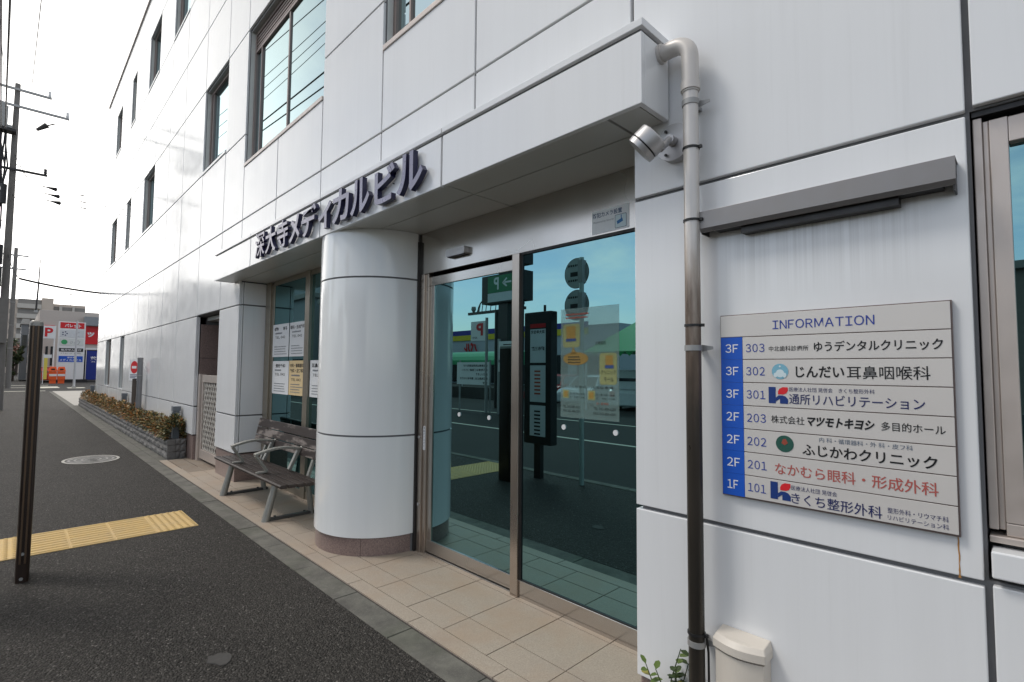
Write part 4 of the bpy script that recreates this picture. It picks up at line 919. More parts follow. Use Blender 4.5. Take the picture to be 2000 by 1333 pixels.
# ------------------------------------------------------------------ planter, hedge
pn = thing('stone_planter', 'long low planter wall of rough split grey stone along the building', 'planter', (2.1, 18, 0))
mb = MB()
courses = ((0.0, .122), (.13, .238), (.246, .335))
def rough_block(mb, y0, y1, z0, z1, x, depth, cap=False):
    ny, nz2 = 5, 3; v = []
    for j in range(nz2+1):
        for i in range(ny+1):
            ed = i in (0, ny) or j in (0, nz2)
            v.append((x+(.014 if ed else random.uniform(-.022, .004)), y0+(y1-y0)*i/ny, z0+(z1-z0)*j/nz2))
    f = [(j*(ny+1)+i, (j+1)*(ny+1)+i, (j+1)*(ny+1)+i+1, j*(ny+1)+i+1) for j in range(nz2) for i in range(ny)]
    mb.add(v, f); mb.box(x+.0121, x+depth, y0, y1, z0, z1)
for ci, (z0, z1) in enumerate(courses):
    y = 10.50-(.2 if ci == 1 else 0); first = True
    while y < 26.6:
        L = random.uniform(.36, .46)
        y0 = max(y, 10.50); rough_block(mb, y0, y+L-.006, z0, z1, 1.955-.006*(ci == 2), .13); y += L
    for xx0, xx1 in ((2.085, 2.16), (2.162, 2.245)):
        v = []; 
        for j in range(4):
            for i in range(4):
                ed = i in (0, 3) or j in (0, 3); v.append((xx0+(xx1-xx0)*i/3, 10.50+(.01 if ed else random.uniform(-.012, .004)), z0+(z1-z0)*j/3))
        mb.add(v, [(j*4+i, j*4+i+1, (j+1)*4+i+1, (j+1)*4+i) for j in range(3) for i in range(3)]); mb.box(xx0, xx1, 10.511, 10.62, z0, z1)
    mb.box(2.086, 2.25, 26.45, 26.58, z0, z1)
mb.build('stone_course', M_STONE, pn)
mb = MB(); mb.box(1.99, 2.258, 10.53, 26.5, .01, .30); mb.build('soil', M_SOIL, pn)
he = MB()
ys_ = 10.62; 
for k in range(11000):
    t_ = random.random()**1.55; y = 10.56+t_*15.7
    prof_ = .30+.05*math.sin(y*3.1)+.04*math.sin(y*7.7+1)+.03*math.sin(y*1.3)
    a = random.uniform(0, math.pi); rr = math.sqrt(random.uniform(.25, 1))
    p = Vector((2.10+.15*rr*math.cos(a)*1.0, y+random.uniform(-.03, .03), .33+prof_*rr*math.sin(a)))
    if p.x > 2.225: p.x = 2.225
    d_ = Vector((math.cos(a)+random.uniform(-.7, .7), random.uniform(-1, 1), math.sin(a)*.8+random.uniform(-.5, .6)))
    f_ = min(1, max(0, (y-10.6)/5))
    w_ = [5, 3, 1+3*f_, 1+2.5*f_, 2.2-1.5*f_]
    if math.sin(y*2.3)+random.uniform(-1, 1) > 0.6: w_ = [2, 3, 4, 3, 1]
    leaf(he, p, d_, Vector((random.uniform(-.4, .4), random.uniform(-.4, .4), 1)), random.uniform(.045, .075), random.uniform(.022, .036), random.choices(range(5), w_)[0])
ho = he.build('planting', M_LEAVES, None, loc=(2.11, 18, .3)); ho['kind'] = 'stuff'; tag(ho, 'low shrub planting with russet and dark green leaves in the stone planter', 'shrubs')
gl_first = None
for y, lab in ((10.9, 'grey louvred garden light nearest the gate in the planting'), (16.9, 'grey louvred garden light midway along the planting beside the sign post'), (24.5, 'grey louvred garden light at the far end of the planting')):
    if gl_first is None:
        t_ = thing('garden_light', lab, 'garden light', (2.11, y, .3), 'garden lights in the planter')
        mb = MB(); mb.box(2.10, 2.20, y-.07, y+.07, .28, .62); mb.build('stem', M_GREYBOX, t_, .004)
        mb = MB(); mb.box(2.09, 2.21, y-.075, y+.075, .80, .885); 
        for q in range(5): mb.box(2.092, 2.208, y-.073, y+.073, .625+q*.035, .648+q*.035)
        mb.box(2.11, 2.19, y-.055, y+.055, .62, .80); mb.build('louvre_head', plain('louvre_grey', (0.15, 0.165, 0.185), .5, .3), t_)
        gl_first = t_
    else:
        c_ = copy_thing(gl_first, (2.11, y, .3)); c_['label'] = lab
# sign on a post in the planter
wp = thing('warning_sign', 'small white sign with red circle on a grey post among the shrubs', 'sign', (2.1, 14.8, .3))
mb = MB(); mb.tube([(2.12, 14.55, .2), (2.12, 14.55, 1.79)], .055, 20); mb.tube([(2.12, 14.55, 1.76), (2.12, 14.55, 1.80)], .058, 20); mb.build('post', plain('post_zinc', (0.24, 0.235, 0.24), .4, .5), wp)
mb = MB(); mb.tube([(2.105, 15.12, .2), (2.105, 15.12, 1.30)], .045, 16); mb.build('lower_post', M_DKMETAL if False else plain('post_brown', (0.11, 0.09, 0.075), .4, .4), wp)
mb = MB(); mb.tube([(2.12, 14.55, 1.38), (2.12, 14.55, 1.40)], .06, 20); mb.build('band', M_GALV, wp)
# plate turned a little towards the walker
pr = Vector((.13, -.42, 0)); pu = Vector((0, 0, 1)); pnn = pu.cross(pr.normalized()).normalized()*-1; pr_n = pr.normalized()
if pnn.x > 0: pnn = -pnn
pA = Vector((2.045, 15.42, 1.255)); Wd = .45
mb = MB(); mb.prism([(0, 0), (Wd, 0), (Wd, .51), (0, .51)], pA, pr_n, pu, pnn, .012); ps = mb.build('plate', M_WHITE, wp)
ax_ = (pr_n, pu, pnn); fo = pA+pnn*.0135
mb = MB(); k = 28; pts = [fo+pr_n*(Wd/2+.17*math.cos(6.2832*i/k))+pu*(.32+.15*math.sin(6.2832*i/k)) for i in range(k)]; mb.add(pts, [list(range(k))]); mb.build('red_disc', M_RED, ps)
mb = MB(); fo2 = fo+pnn*.002; mb.add([fo2+pr_n*a+pu*b_ for a, b_ in ((.12, .29), (.33, .29), (.33, .35), (.12, .35))], [(0, 1, 2, 3)])
mb.build('white_bar', M_WHITE, ps)
mb = MB(); 
for q in range(3): mb.add([fo+pr_n*a+pu*b_ for a, b_ in ((.05, .13-.035*q), (.40-.05*q, .13-.035*q), (.40-.05*q, .147-.035*q), (.05, .147-.035*q))], [(0, 1, 2, 3)])
mb.add([fo+pr_n*a+pu*b_ for a, b_ in ((.22, .02), (.42, .02), (.42, .05), (.22, .05))], [(0, 1, 2, 3)]); mb.build('small_lettering', M_TXTNAVY, ps)

# ------------------------------------------------------------------ brown post on the pavement
bp_ = thing('guide_post', 'tall dark brown rounded post standing on the pavement near the tactile strip', 'post', (.12, 5.28, 0))
prof = rrect(.078, .25, .028, 5, -.039, -.125)
mb = MB(); mb.prism(prof, (.118, 5.40, 0), (1, 0, 0), (0, 1, 0), (0, 0, 1), 1.90, 0, True); mb.build('column', M_BROWN, bp_, .003)
mb = MB()
for xo in (-.018, .010): mb.prism(rrect(.012, .012, .004, 3), (.118+xo-.006, 5.262, 0.14), (1, 0, 0), (0, 1, 0), (0, 0, 1), 1.76)
mb.build('fluting', M_BROWN_L, bp_)
mb = MB(); k = len(prof); lv = [(1, 1.90), (1, 1.915), (.93, 1.932), (.75, 1.942)]
v = [(.118+p[0]*s_, 5.40+p[1]*(1-(1-s_)*.4), z) for s_, z in lv for p in prof]
mb.add(v, [list(range(3*k, 4*k))]+[(i+j*k, (i+1) % k+j*k, (i+1) % k+(j+1)*k, i+(j+1)*k) for i in range(k) for j in range(3)], 0, True); mb.build('cap', plain('cap_grey', (0.30, 0.29, 0.27), .4, .5), bp_)
mb = MB()
for z in (.03, .21): mb.tube([(.112, 5.276, z), (.112, 5.266, z)], .011, 12)
mb.build('bolt', M_GALV, bp_)

# ------------------------------------------------------------------ utility pole and wires
up_ = thing('utility_pole', 'tall concrete utility pole with crossarms and transformer beside the street', 'utility pole', (-.32, 26, 0))
P0 = (-.32, 26)
mb = MB(); mb.tube([(P0[0], P0[1], -.1), (P0[0], P0[1], 12)], [.135, .078], 20); mb.build('pole', M_POLE, up_)
ca = MB()
for z, x0, x1, dy in ((11.75, -1.5, .62, 0), (11.1, -1.6, 1.15, -.3), (8.75, -1.3, .62, 0)):
    ca.box(x0, x1, P0[1]-.16+dy*.2, P0[1]-.09+dy*.2, z-.04, z+.04)
    o_ = ca.build('crossarm', M_GALV if z != 8.75 else M_DKMETAL, up_); 
    im = MB()
    for xi in (x0+.1, x0+.6, x1-.06):
        im.tube([(xi, P0[1]-.125+dy*.2, z+.04), (xi, P0[1]-.125+dy*.2, z+.1), (xi, P0[1]-.125+dy*.2, z+.13), (xi, P0[1]-.125+dy*.2, z+.24)], [.03, .06, .045, .05], 10)
    im.build('insulator', M_DKMETAL if z == 8.75 else M_WHITE, o_); ca = MB()
mb = MB(); mb.tube([(-.85, 25.75, 10.15), (-.85, 25.75, 10.95)], .33, 20); mb.box(-.95, -.4, 25.7, 25.8, 10.2, 10.3); tr_ = mb.build('transformer', M_TRAFO, up_)
mb = MB(); mb.box(-1.0, -.28, 25.55, 26, 10.05, 10.13); mb.build('bracket', M_DKMETAL, tr_)
mb = MB(); mb.tube([(.25, 25.7, 10.35), (.52, 25.7, 10.62)], [.05, .10], 10); mb.tube([(.52, 25.7, 10.6), (.74, 25.7, 10.75)], .025, 8); mb.build('cutout_switch', M_DKMETAL, up_)
mb = MB()
for k in range(22): 
    z = 1.8+k*.42; s_ = 1 if k % 2 else -1; mb.tube([(P0[0]+s_*.14, P0[1], z), (P0[0]+s_*.3, P0[1], z)], .012, 6)
mb.pieces('step_bolt', M_GALV, up_)
mb = MB(); random.seed(3)
for k in range(7):
    x_ = -.47-random.random()*.22; mb.tube([(x_+random.uniform(-.1, .1), 25.8, 2.2+q*1.1) for q in range(9)], .028, 6)
for z in (5.2, 4.4, 7.4): mb.tube([(-.52, 25.72, z), (-.52, 25.72, z+.7)], .09, 12)
mb.build('riser_cable', M_WIRE, up_)
mb = MB(); mb.box(-.62, -.2, 25.72, 25.86, 2.4, 4.0); mb.build('pole_board', M_POLE, up_)
def wire(label, a, b_, sag, r, name='overhead_wire', group='overhead wires'):
    a, b_ = Vector(a), Vector(b_); mb = MB(); n = 18
    mb.tube([a.lerp(b_, k/n)-Vector((0, 0, sag*4*(k/n)*(1-k/n))) for k in range(n+1)], r, 6)
    o_ = mb.build(name, M_WIRE, None, loc=tuple(a)); return tag(o_, label, 'wire', group)
wire('thin wire rising steeply from the crossarm tip of the utility pole', (.05, 25.9, 12.0), (.20, 2, 8.4), 0, .011)
wire('thick overhead cable passing just in front of the transformer', (-.56, 25, 9.92), (-.16, 3, 8.0), .1, .02)
wire('second thick overhead cable left of the transformer', (-.66, 25, 9.89), (-.30, 3, 7.7), .12, .018)
wire('low telephone cable looping under the pole crossarms', (-.62, 25.8, 6.6), (-.85, -2, 6.4), .5, .014)
wire('lowest telephone cable strung along the street', (-.7, 25.8, 6.1), (-1.05, -2, 5.9), .5, .012)
wire('slack service wire drooping from the pole to the facade', (-.28, 25.9, 9.3), (FX, 24.3, 6.55), .95, .010)
wire('lower slack service wire drooping from the pole towards the facade', (-.28, 25.9, 7.83), (FX, 24.4, 5.75), .55, .010)
for k, (a, b_) in enumerate((((.37, 25, 8.11), (2.15, 24.3, 7.84)), ((.48, 25, 7.86), (2.15, 24.3, 7.60)), ((.53, 25, 7.62), (1.75, 24.45, 7.44)))):
    lab = ('topmost', 'middle', 'lowest')[k]+' of three parallel service drops ending in black insulators'
    B = Vector(b_); B2 = B+(B-Vector(a))*((FX-B.x)/(B.x-a[0])); w_ = wire(lab, a, tuple(B2), .02, .009)
    mb = MB(); A = Vector(a); d_ = B2-A; p = lambda t_: A+d_*t_-Vector((0, 0, .08*t_*(1-t_)))
    mb.tube([p(.02), p(.12), p(.26), p(.265)], [.015, .022, .075, .02], 10); mb.tube([p(.26), p(.60)], .013, 8); mb.tube([p(.60), p(.68)], .022, 8)
    mb.build('strain_insulator', M_WIRE, w_)
    wire(('upper', 'central', 'lower')[k]+' tie from the utility pole to a black insulator', (-.25, 25.9, 9.0-.3*k), a, .08, .008, group='insulator ties')
wire('thick black cable bundle running from the pole side to the facade', (.03, 25, 4.66), (FX, 24.45, 4.33), .05, .04)
wire('short tie wire hooking the thick cable bundle up to the pole', (-.3, 25.9, 5.6), (.03, 25, 4.66), .12, .014)
for k in range(3): wire(('outer','second','inner')[k]+' thin power line crossing over the street side of the pole', (-1.45+.4*k, 25.8, 11.9), (-1.5+.3*k, -4, 11.2-.5*k), .5, .010)
# distant second pole
p2 = thing('utility_pole', 'thinner distant utility pole standing behind the taller pole with the transformer', 'utility pole', (-.3, 52, 0))
mb = MB(); mb.tube([(-.2, 52, -.1), (-.2, 52, 10.2)], [.17, .11], 14); mb.build('pole', M_POLE, p2)
mb = MB(); mb.box(-1.1, .5, 51.9, 52, 9.6, 9.7); mb.box(-.9, .4, 51.9, 52, 8.6, 8.7); mb.build('crossarm', M_GALV, p2)

# ------------------------------------------------------------------ far end of the street
stq = thing('corner_store', 'beige corner shop with red fascia beyond the side street', 'building', (5, 76, 0))
mb = MB(); mb.box(1.75, 16, 72, 90, 0, 7.4); mb.build('wall', M_STORE, stq, .02)
mb = MB(); mb.box(1.7, 2.98, 71.85, 71.99, 5.55, 5.80); mb.box(5.45, 16, 71.85, 71.99, 3.95, 5.9); mb.build('fascia', M_RED, stq)
mb = MB(); put_text(mb, 'ッ', (5.62, 71.83, 4.72), .62, .55, '-Y', bold=.05); mb.build('lettering', M_WHITE, stq)
mb = MB(); mb.box(5.3, 16, 71.3, 71.98, 5.95, 6.9); mb.build('roof_box', M_GREYBOX, stq)
for x0 in (2.35, 2.75):
    mb = MB(); mb.box(x0, x0+.2, 71.95, 71.995, 1.6, 3.6); mb.build('window', M_DKGLASS, stq)
mb = MB(); mb.box(5.5, 14, 71.9, 71.99, .1, 3.3); so_ = mb.build('shop_front', M_DKGLASS, stq)
mb = MB(); mb.box(5.55, 14, 71.6, 71.85, 3.35, 3.55); mb.build('canopy_edge', M_WHITE, stq)
bn = thing('blue_banner', 'tall dark blue shop banner standing by the building corner', 'banner', (6.0, 70, 0))
mb = MB(); mb.box(5.55, 6.6, 70, 70.06, .15, 3.2); bo = mb.build('cloth', M_DKBLUE, bn)
mb = MB(); mb.tube([(6.1, 69.99, z_) for z_ in (2.0, 2.01)], .3, 16) if False else None; put_text(mb, '薬', (5.85, 69.985, 2.0), .5, .6, '-Y', bold=.03); mb.build('lettering', M_TXTWHITE, bo)
mb = MB(); mb.tube([(5.5, 70.03, 0), (5.5, 70.03, 3.4)], .03, 8); mb.build('pole', M_WHITE, bn)
py = thing('pylon_sign', 'white shop pylon sign with red and blue panels near the corner store', 'sign', (4.2, 67, 0))
px0, px1, YP = 3.06, 5.12, 67.0
mb = MB(); mb.box(px0, px1, YP, YP+.35, .25, 5.95); mb.build('cabinet', M_WHITE, py, .02)
mb = MB(); mb.box(px0-.3, px1+.3, YP-.2, YP+.6, -.06, .25); mb.build('base', M_DKMETAL, py)
zz = lambda a: a
def pyp(mat, z0, z1, name='panel', x0=px0+.12, x1=px1-.12):
    mb = MB(); mb.box(x0, x1, YP-.03, YP-.001, z0, z1); return mb.build(name, mat, py)
q_ = pyp(M_RED, 5.30, 5.88, 'header_panel'); mb = MB(); put_text(mb, 'パレット', (px0+.45, YP-.035, 5.40), 1.25, .34, '-Y', bold=.03); mb.build('lettering', M_TXTWHITE, q_)
q_ = pyp(plain('panel_silver', (.62, .64, .66), .5), 4.42, 5.15); mb = MB()
for a in range(5): mb.tube([(px0+.48+.17*math.cos(a*1.257), YP-.04, 4.78+.17*math.sin(a*1.257)), (px0+.48+.17*math.cos(a*1.257), YP-.035, 4.78+.17*math.sin(a*1.257))], .06, 8)
mb.build('emblem', M_TXTNAVY, q_)
q_ = pyp(plain('panel_mint', (.66, .68, .66), .5), 3.60, 4.30); mb = MB(); mb.tube([(px0+.48, YP-.04, 3.94), (px0+.48, YP-.035, 3.94)], .24, 16); mb.build('emblem', flat('shop_green', (60, 160, 100)), q_)
mb = MB(); put_text(mb, 'ジップ', (px0+.9, YP-.036, 3.75), .8, .3, '-Y'); mb.build('lettering', M_FADEGREY, q_)
q_ = pyp(M_TXTBLACK, 3.0, 3.34); mb = MB(); put_text(mb, '処方せん受付', (px0+.25, YP-.036, 3.06), 1.55, .22, '-Y', bold=.02); mb.build('lettering', M_TXTWHITE, q_)
mb = MB(); put_text(mb, 'パレット内', (px0+.25, YP-.036, 2.76), 1.5, .14, '-Y'); mb.build('lettering', M_FADEGREY, py)
q_ = pyp(M_BLUE, 1.98, 2.56); mb = MB(); put_text(mb, '深大寺', (px0+.75, YP-.036, 2.33), .6, .16, '-Y', bold=.02); put_text(mb, 'メディカルビル', (px0+.2, YP-.036, 2.05), 1.65, .22, '-Y', bold=.02); mb.build('lettering', M_TXTWHITE, q_)
ps_ = thing('parking_sign', 'square white sign with a red letter P left of the pylon', 'sign', (2.3, 66, 0))
mb = MB(); mb.box(1.80, 2.80, 65, 65.12, 4.15, 5.35); q_ = mb.build('cabinet', M_WHITE, ps_, .01)
mb = MB(); put_text(mb, 'P', (2.02, 64.99, 4.32), .58, .85, '-Y', bold=.03); mb.build('lettering', M_RED, q_)
mb = MB(); mb.tube([(2.72, 65.06, 0), (2.72, 65.06, 4.2)], .06, 10); mb.build('pole', M_WHITE, ps_)
wpz = thing('traffic_pole', 'slim white pole on a pale painted patch before the pylon', 'pole', (3.36, 50.6, 0))
mb = MB(); mb.tube([(3.36, 50.7, -.06), (3.36, 50.7, 5.0)], [.075, .06], 12); mb.build('pole', plain('pole_white', (.55, .55, .57), .5), wpz)
mb = MB(); 
for k in range(6): mb.tube([(3.30, 50.7, 3.2+k*.3), (3.52, 50.7, 3.2+k*.3)], .02, 6)
mb.build('step', M_GALV, wpz); mb = MB(); mb.box(3.24, 3.48, 50.58, 50.82, -.06, .05); mb.build('base_plate', M_GALV, wpz)
ob0 = None
for x0, lab in ((2.42, 'left one of two orange donation boxes beside the pylon'), (3.02, 'right one of two orange donation boxes in front of the pylon')):
    if ob0 is None:
        t_ = thing('orange_box', lab, 'box', (x0, 64, 0), 'orange boxes by the pylon')
        mb = MB(); mb.prism([(0, .3), (.55, .3), (.55, 1.05), (0, 1.05)], (x0, 63.7, 0), (1, 0, 0), (0, 0, 1), (0, 1, 0), .5); mb.build('body', M_ORANGE, t_, .02)
        mb = MB(); mb.add([(x0-.03, 63.66, 1.06), (x0+.58, 63.66, 1.06), (x0+.58, 64.24, 1.06), (x0-.03, 64.24, 1.06), (x0+.06, 63.8, 1.5), (x0+.49, 63.8, 1.5), (x0+.49, 64.2, 1.5), (x0+.06, 64.2, 1.5)], [(0, 3, 2, 1), (4, 5, 6, 7), (0, 1, 5, 4), (1, 2, 6, 5), (2, 3, 7, 6), (3, 0, 4, 7)]); lid_ = mb.build('lid', M_ORANGE, t_, .02)
        mb = MB(); mb.box(x0+.15, x0+.40, 63.66, 63.72, 1.2, 1.32); mb.build('slot', M_TXTBLACK, lid_)
        mb = MB(); mb.box(x0+.02, x0+.53, 63.685, 63.698, .62, .82); mb.build('label_band', M_WHITE, t_)
        mb = MB(); mb.box(x0+.05, x0+.5, 63.75, 64.15, -.06, .29); mb.build('stand', M_ORANGE, t_)
        ob0 = t_
    else: copy_thing(ob0, (x0, 64, 0))['label'] = lab
ys_t = thing('yellow_banner', 'narrow yellow and white banner post beside the orange boxes', 'banner', (2.1, 63, 0))
mb = MB(); mb.box(2.02, 2.25, 63, 63.05, .35, 2.3); mb.build('cloth', flat('banner_yellow', (226, 206, 90)), ys_t); mb = MB(); mb.box(1.98, 2.52, 63, 63.05, 2.3, 2.6); mb.build('top_panel', M_WHITE, ys_t); mb = MB(); mb.tube([(1.98, 63.03, -.06), (1.98, 63.03, 2.7)], .03, 8); mb.build('pole', M_WHITE, ys_t)

def car(name, label, x, y, rz, paint, L=4.2, Wd=1.7, Hc=1.48, z=-.155, kind='hatch'):
    t_ = thing(name, label, 'car', (x, y, z), 'parked cars'); t_.rotation_euler = (0, 0, rz); hw = Wd/2; h_ = L/2
    O = Vector((x, y, z))
    mbp = MB()
    low = [(-h_, .30), (-h_+.05, .22), (h_-.05, .22), (h_, .32), (h_-.02, .62), (h_-.25, .80), (h_-1.0, .93), (-h_+.25, .96), (-h_+.02, .82)]
    def P(pts, w0, w1):
        pass
    mbp.prism(low, O+Vector((0, -hw, 0)), (1, 0, 0), (0, 0, 1), (0, 1, 0), Wd)
    bo_ = mbp.build('body', paint, t_, .07, 3)
    cab = [(-h_+.12, .94), (h_-1.05, .93), (h_-1.75, Hc-.04), (h_-2.2, Hc), (-h_+.55, Hc-.02), (-h_+.25, Hc-.3)]
    k = len(cab); ins = lambda z_: .06+.16*max(0, (z_-.93)/(Hc-.93))
    v = [O+Vector((p[0], -hw+ins(p[1]), p[1])) for p in cab]+[O+Vector((p[0], hw-ins(p[1]), p[1])) for p in cab]
    mc = MB(); mc.add(v, [list(range(k)), list(range(k, 2*k))[::-1]]+[(i+k, (i+1) % k+k, (i+1) % k, i) for i in range(k)]); mc.build('cabin', paint, t_, .04, 2)
    for sy2 in (-1, 1):
        for xa_, xb_, xc_, xd_ in ((-h_+.42, -.18, -.18, -h_+.62), (-.08, h_-1.32, h_-1.86, -.08)):
            q_ = [(xa_, 1.0), (xb_, 1.0), (xc_, Hc-.12), (xd_, Hc-.12)]; mw = MB()
            pts_ = [O+Vector((p[0], sy2*(hw-ins(p[1])+.006), p[1])) for p in q_]; mw.add(pts_, [(0, 1, 2, 3) if sy2 < 0 else (3, 2, 1, 0)]); mw.build('side_window', M_DKGLASS, t_)
    f0, f1 = cab[1], cab[2]; L2 = lambda t_2: (f0[0]+(f1[0]-f0[0])*t_2+.012, f0[1]+(f1[1]-f0[1])*t_2+.008)
    a_, b_2 = L2(.1), L2(.92); mw = MB(); mw.add([O+Vector((a_[0], -hw+.16, a_[1])), O+Vector((a_[0], hw-.16, a_[1])), O+Vector((b_2[0], hw-.28, b_2[1])), O+Vector((b_2[0], -hw+.28, b_2[1]))], [(0, 1, 2, 3)]); mw.build('windscreen', M_DKGLASS, t_)
    a_, b_2 = (-h_+.14, 1.0), (-h_+.24, Hc-.33); mw = MB(); mw.add([O+Vector((a_[0], hw-.18, a_[1])), O+Vector((a_[0], -hw+.18, a_[1])), O+Vector((b_2[0], -hw+.26, b_2[1])), O+Vector((b_2[0], hw-.26, b_2[1]))], [(0, 1, 2, 3)]); mw.build('rear_window', M_DKGLASS, t_)
    mr_ = MB(); mr_.box(x-h_+.5, x+h_-2.05, y-hw+.2, y+hw-.2, z+Hc-.03, z+Hc+.02); mr_.build('roof', paint, t_, .02)
    for sx in (-h_+.75, h_-.8):
        for sy2 in (-1, 1):
            mw = MB(); mw.tube([(x+sx, y+sy2*(hw-.19), z+.31), (x+sx, y+sy2*(hw+.01), z+.31)], .31, 20); wo = mw.build('wheel', M_BLACK, t_)
            mw = MB(); mw.tube([(x+sx, y+sy2*(hw+.0105), z+.31), (x+sx, y+sy2*(hw+.018), z+.31)], .2, 14); mw.build('rim', M_LAMP, wo)
    for sy2 in (-1, 1):
        ml = MB(); ml.box(x+h_-.10, x+h_+.015, y+sy2*(hw-.42), y+sy2*(hw-.12), z+.56, z+.70); ml.build('headlight', M_PAPER, t_, .02)
        ml = MB(); ml.box(x-h_-.015, x-h_+.08, y+sy2*(hw-.30), y+sy2*(hw-.08), z+.62, z+.85); ml.build('tail_light', M_RED, t_, .02)
    ml = MB(); ml.box(x+h_-.01, x+h_+.02, y-.17, y+.17, z+.33, z+.46); ml.build('number_plate', M_PAPER, t_)
    return t_
M_CARW = plain('car_white', (.85, .86, .87), .2); M_CARR = plain('car_red', (.42, .03, .03), .2); M_CARS = plain('car_silver', (.62, .65, .68), .25, .2); M_CARK = plain('car_dark', (.02, .02, .025), .2)
car('parked_car', 'red car parked by the corner store beyond the crossing', 2.2, 69.4, 1.57, M_CARR, z=-.06)
car('parked_car', 'dark car parked under the trees far down the street', -2.5, 96, 1.57, M_CARK)

# apartment block, with slabs of balconies
ap = thing('apartment_block', 'beige multi storey apartment block with rows of balconies far behind', 'building', (4, 152, 0))
mb = MB(); mb.box(-1.3, 3.9, 150, 162, 0, 15.6); mb.box(3.9, 5.8, 149.5, 162, 0, 16.2); mb.box(5.8, 11.3, 151, 162, 0, 15.2); mb.build('wall', M_APT, ap)
for k in range(6):
    z = 3.0+k*2.15
    mb = MB(); mb.box(.2, 3.85, 149.9, 150.0, z+1.0, z+2.0); mb.build('balcony_recess', M_APTDK, ap)
    mb = MB(); mb.box(.1, 3.88, 149.3, 149.9, z, z+.95); mb.build('balcony', M_APTBAL, ap)
    mb = MB(); mb.box(-1.05, -.2, 149.95, 150.0, z+.9, z+1.8); mb.build('window', M_APTDK, ap)
mb = MB(); mb.box(5.9, 11.2, 150.9, 151.0, 13.2, 14.6); mb.build('top_windows', M_APTDK, ap)
mb = MB(); mb.box(5.85, 11.3, 150.6, 150.9, 12.4, 13.2); mb.box(6.8, 7.3, 150.5, 150.9, 13.2, 14.8); mb.box(9, 9.4, 150.5, 150.9, 13.2, 14.8); mb.build('parapet', M_APTBAL, ap)
mb = MB(); mb.tube([(8.7, 152, 15.2), (8.7, 152, 18.2)], .07, 6)
for dx, dz in ((-1.1, 2.2), (-.6, 2.5), (.6, 2.6), (1.1, 2.2)): mb.tube([(8.7, 152, 15.2+2.4), (8.7+dx, 152, 15.2+dz+.2)], .05, 5)
mb.build('antenna', M_DKMETAL, ap)
an = thing('lightning_rod', 'thin grey mast rising above the brown post top in the distance', 'mast', (1.9, 80, 0))
mb = MB(); mb.tube([(1.55, 76, 7.4), (1.63, 76, 10.4), (1.66, 76, 13.2)], [.10, .07, .04], 8); mb.build('mast', M_DKMETAL, an); mb = MB(); mb.box(1.4, 1.7, 75.8, 76.1, 7.38, 7.6); mb.build('base', M_GALV, an)
hs = thing('grey_house', 'small grey clad house beyond the side street behind the brown post', 'building', (.5, 80, 0))
mb = MB(); mb.box(.5, 1.1, 79, 86, 0, 6.2); mb.build('wall', M_GREYBOX, hs); mb = MB(); mb.prism([(-.1, 0), (.72, 0), (.62, .6), (.05, .6)], (.5, 78.8, 6.2), (1, 0, 0), (0, 0, 1), (0, 1, 0), 7.4); mb.build('roof', plain('roof_pale', (.5, .5, .48), .7), hs); mb = MB(); mb.box(.6, 1.0, 78.96, 79, 3.6, 5.0); mb.build('window', M_DKGLASS, hs)

def tree(label, x, y, h_, r, mats, n, z=-.1, group='distant street trees', name='street_tree'):
    t_ = thing(name, label, 'tree', (x, y, z), group); tm = MB(); cm_ = MB()
    tm.tube([(x, y, z), (x+.05, y, z+h_*.35), (x, y, z+h_*.7)], [.04*h_, .03*h_, .012*h_], 10)
    tips = []
    for k in range(9):
        a = k*2.4; p = Vector((x+math.cos(a)*r*.65, y+math.sin(a)*r*.65, z+h_*(.5+.4*random.random()))); tm.tube([(x, y, z+h_*.38), (x+math.cos(a)*r*.3, y+math.sin(a)*r*.3, z+h_*.52), p], [.015*h_, .01*h_, .004*h_], 6); tips.append(p)
    cl = [(p+Vector((random.gauss(0, .25*r), random.gauss(0, .25*r), random.gauss(0, .1*h_))), random.uniform(.25, .5)*r) for p in tips for _ in range(2)]
    for k in range(n):
        c_, cr = random.choice(cl); d_ = Vector((random.gauss(0, 1), random.gauss(0, 1), random.gauss(0, 1))).normalized(); p = c_+d_*cr*random.uniform(.5, 1)
        s_ = random.uniform(.09, .2)*r**.5; a = Vector((random.gauss(0, 1), random.gauss(0, 1), random.gauss(0, 1))).normalized()*s_; b2 = a.cross(d_)
        cm_.add([p-a, p-b2*.6, p+a, p+b2*.6], [(0, 1, 2, 3)], random.choices(range(len(mats)), [3]+[1]*(len(mats)-1))[0])
    tm.build('trunk', M_BARK, t_); cm_.build('crown', mats, t_)
tree('dark green tree far down the street below the apartment block', -1.9, 92, 5.2, 1.6, M_TREE[:2], 1800)
tree('pinkish blossoming tree standing before the apartment block', .4, 118, 5.6, 2.4, [M_TREE[2], M_TREE[1]], 1600)
tree('small dark tree beside the grey house behind the brown post', .0, 76, 3.6, .8, M_TREE[:2], 1500)
tree('tall green tree behind the utility pole far down the street', -4.2, 128, 7.5, 2.6, M_TREE[:2], 1500)

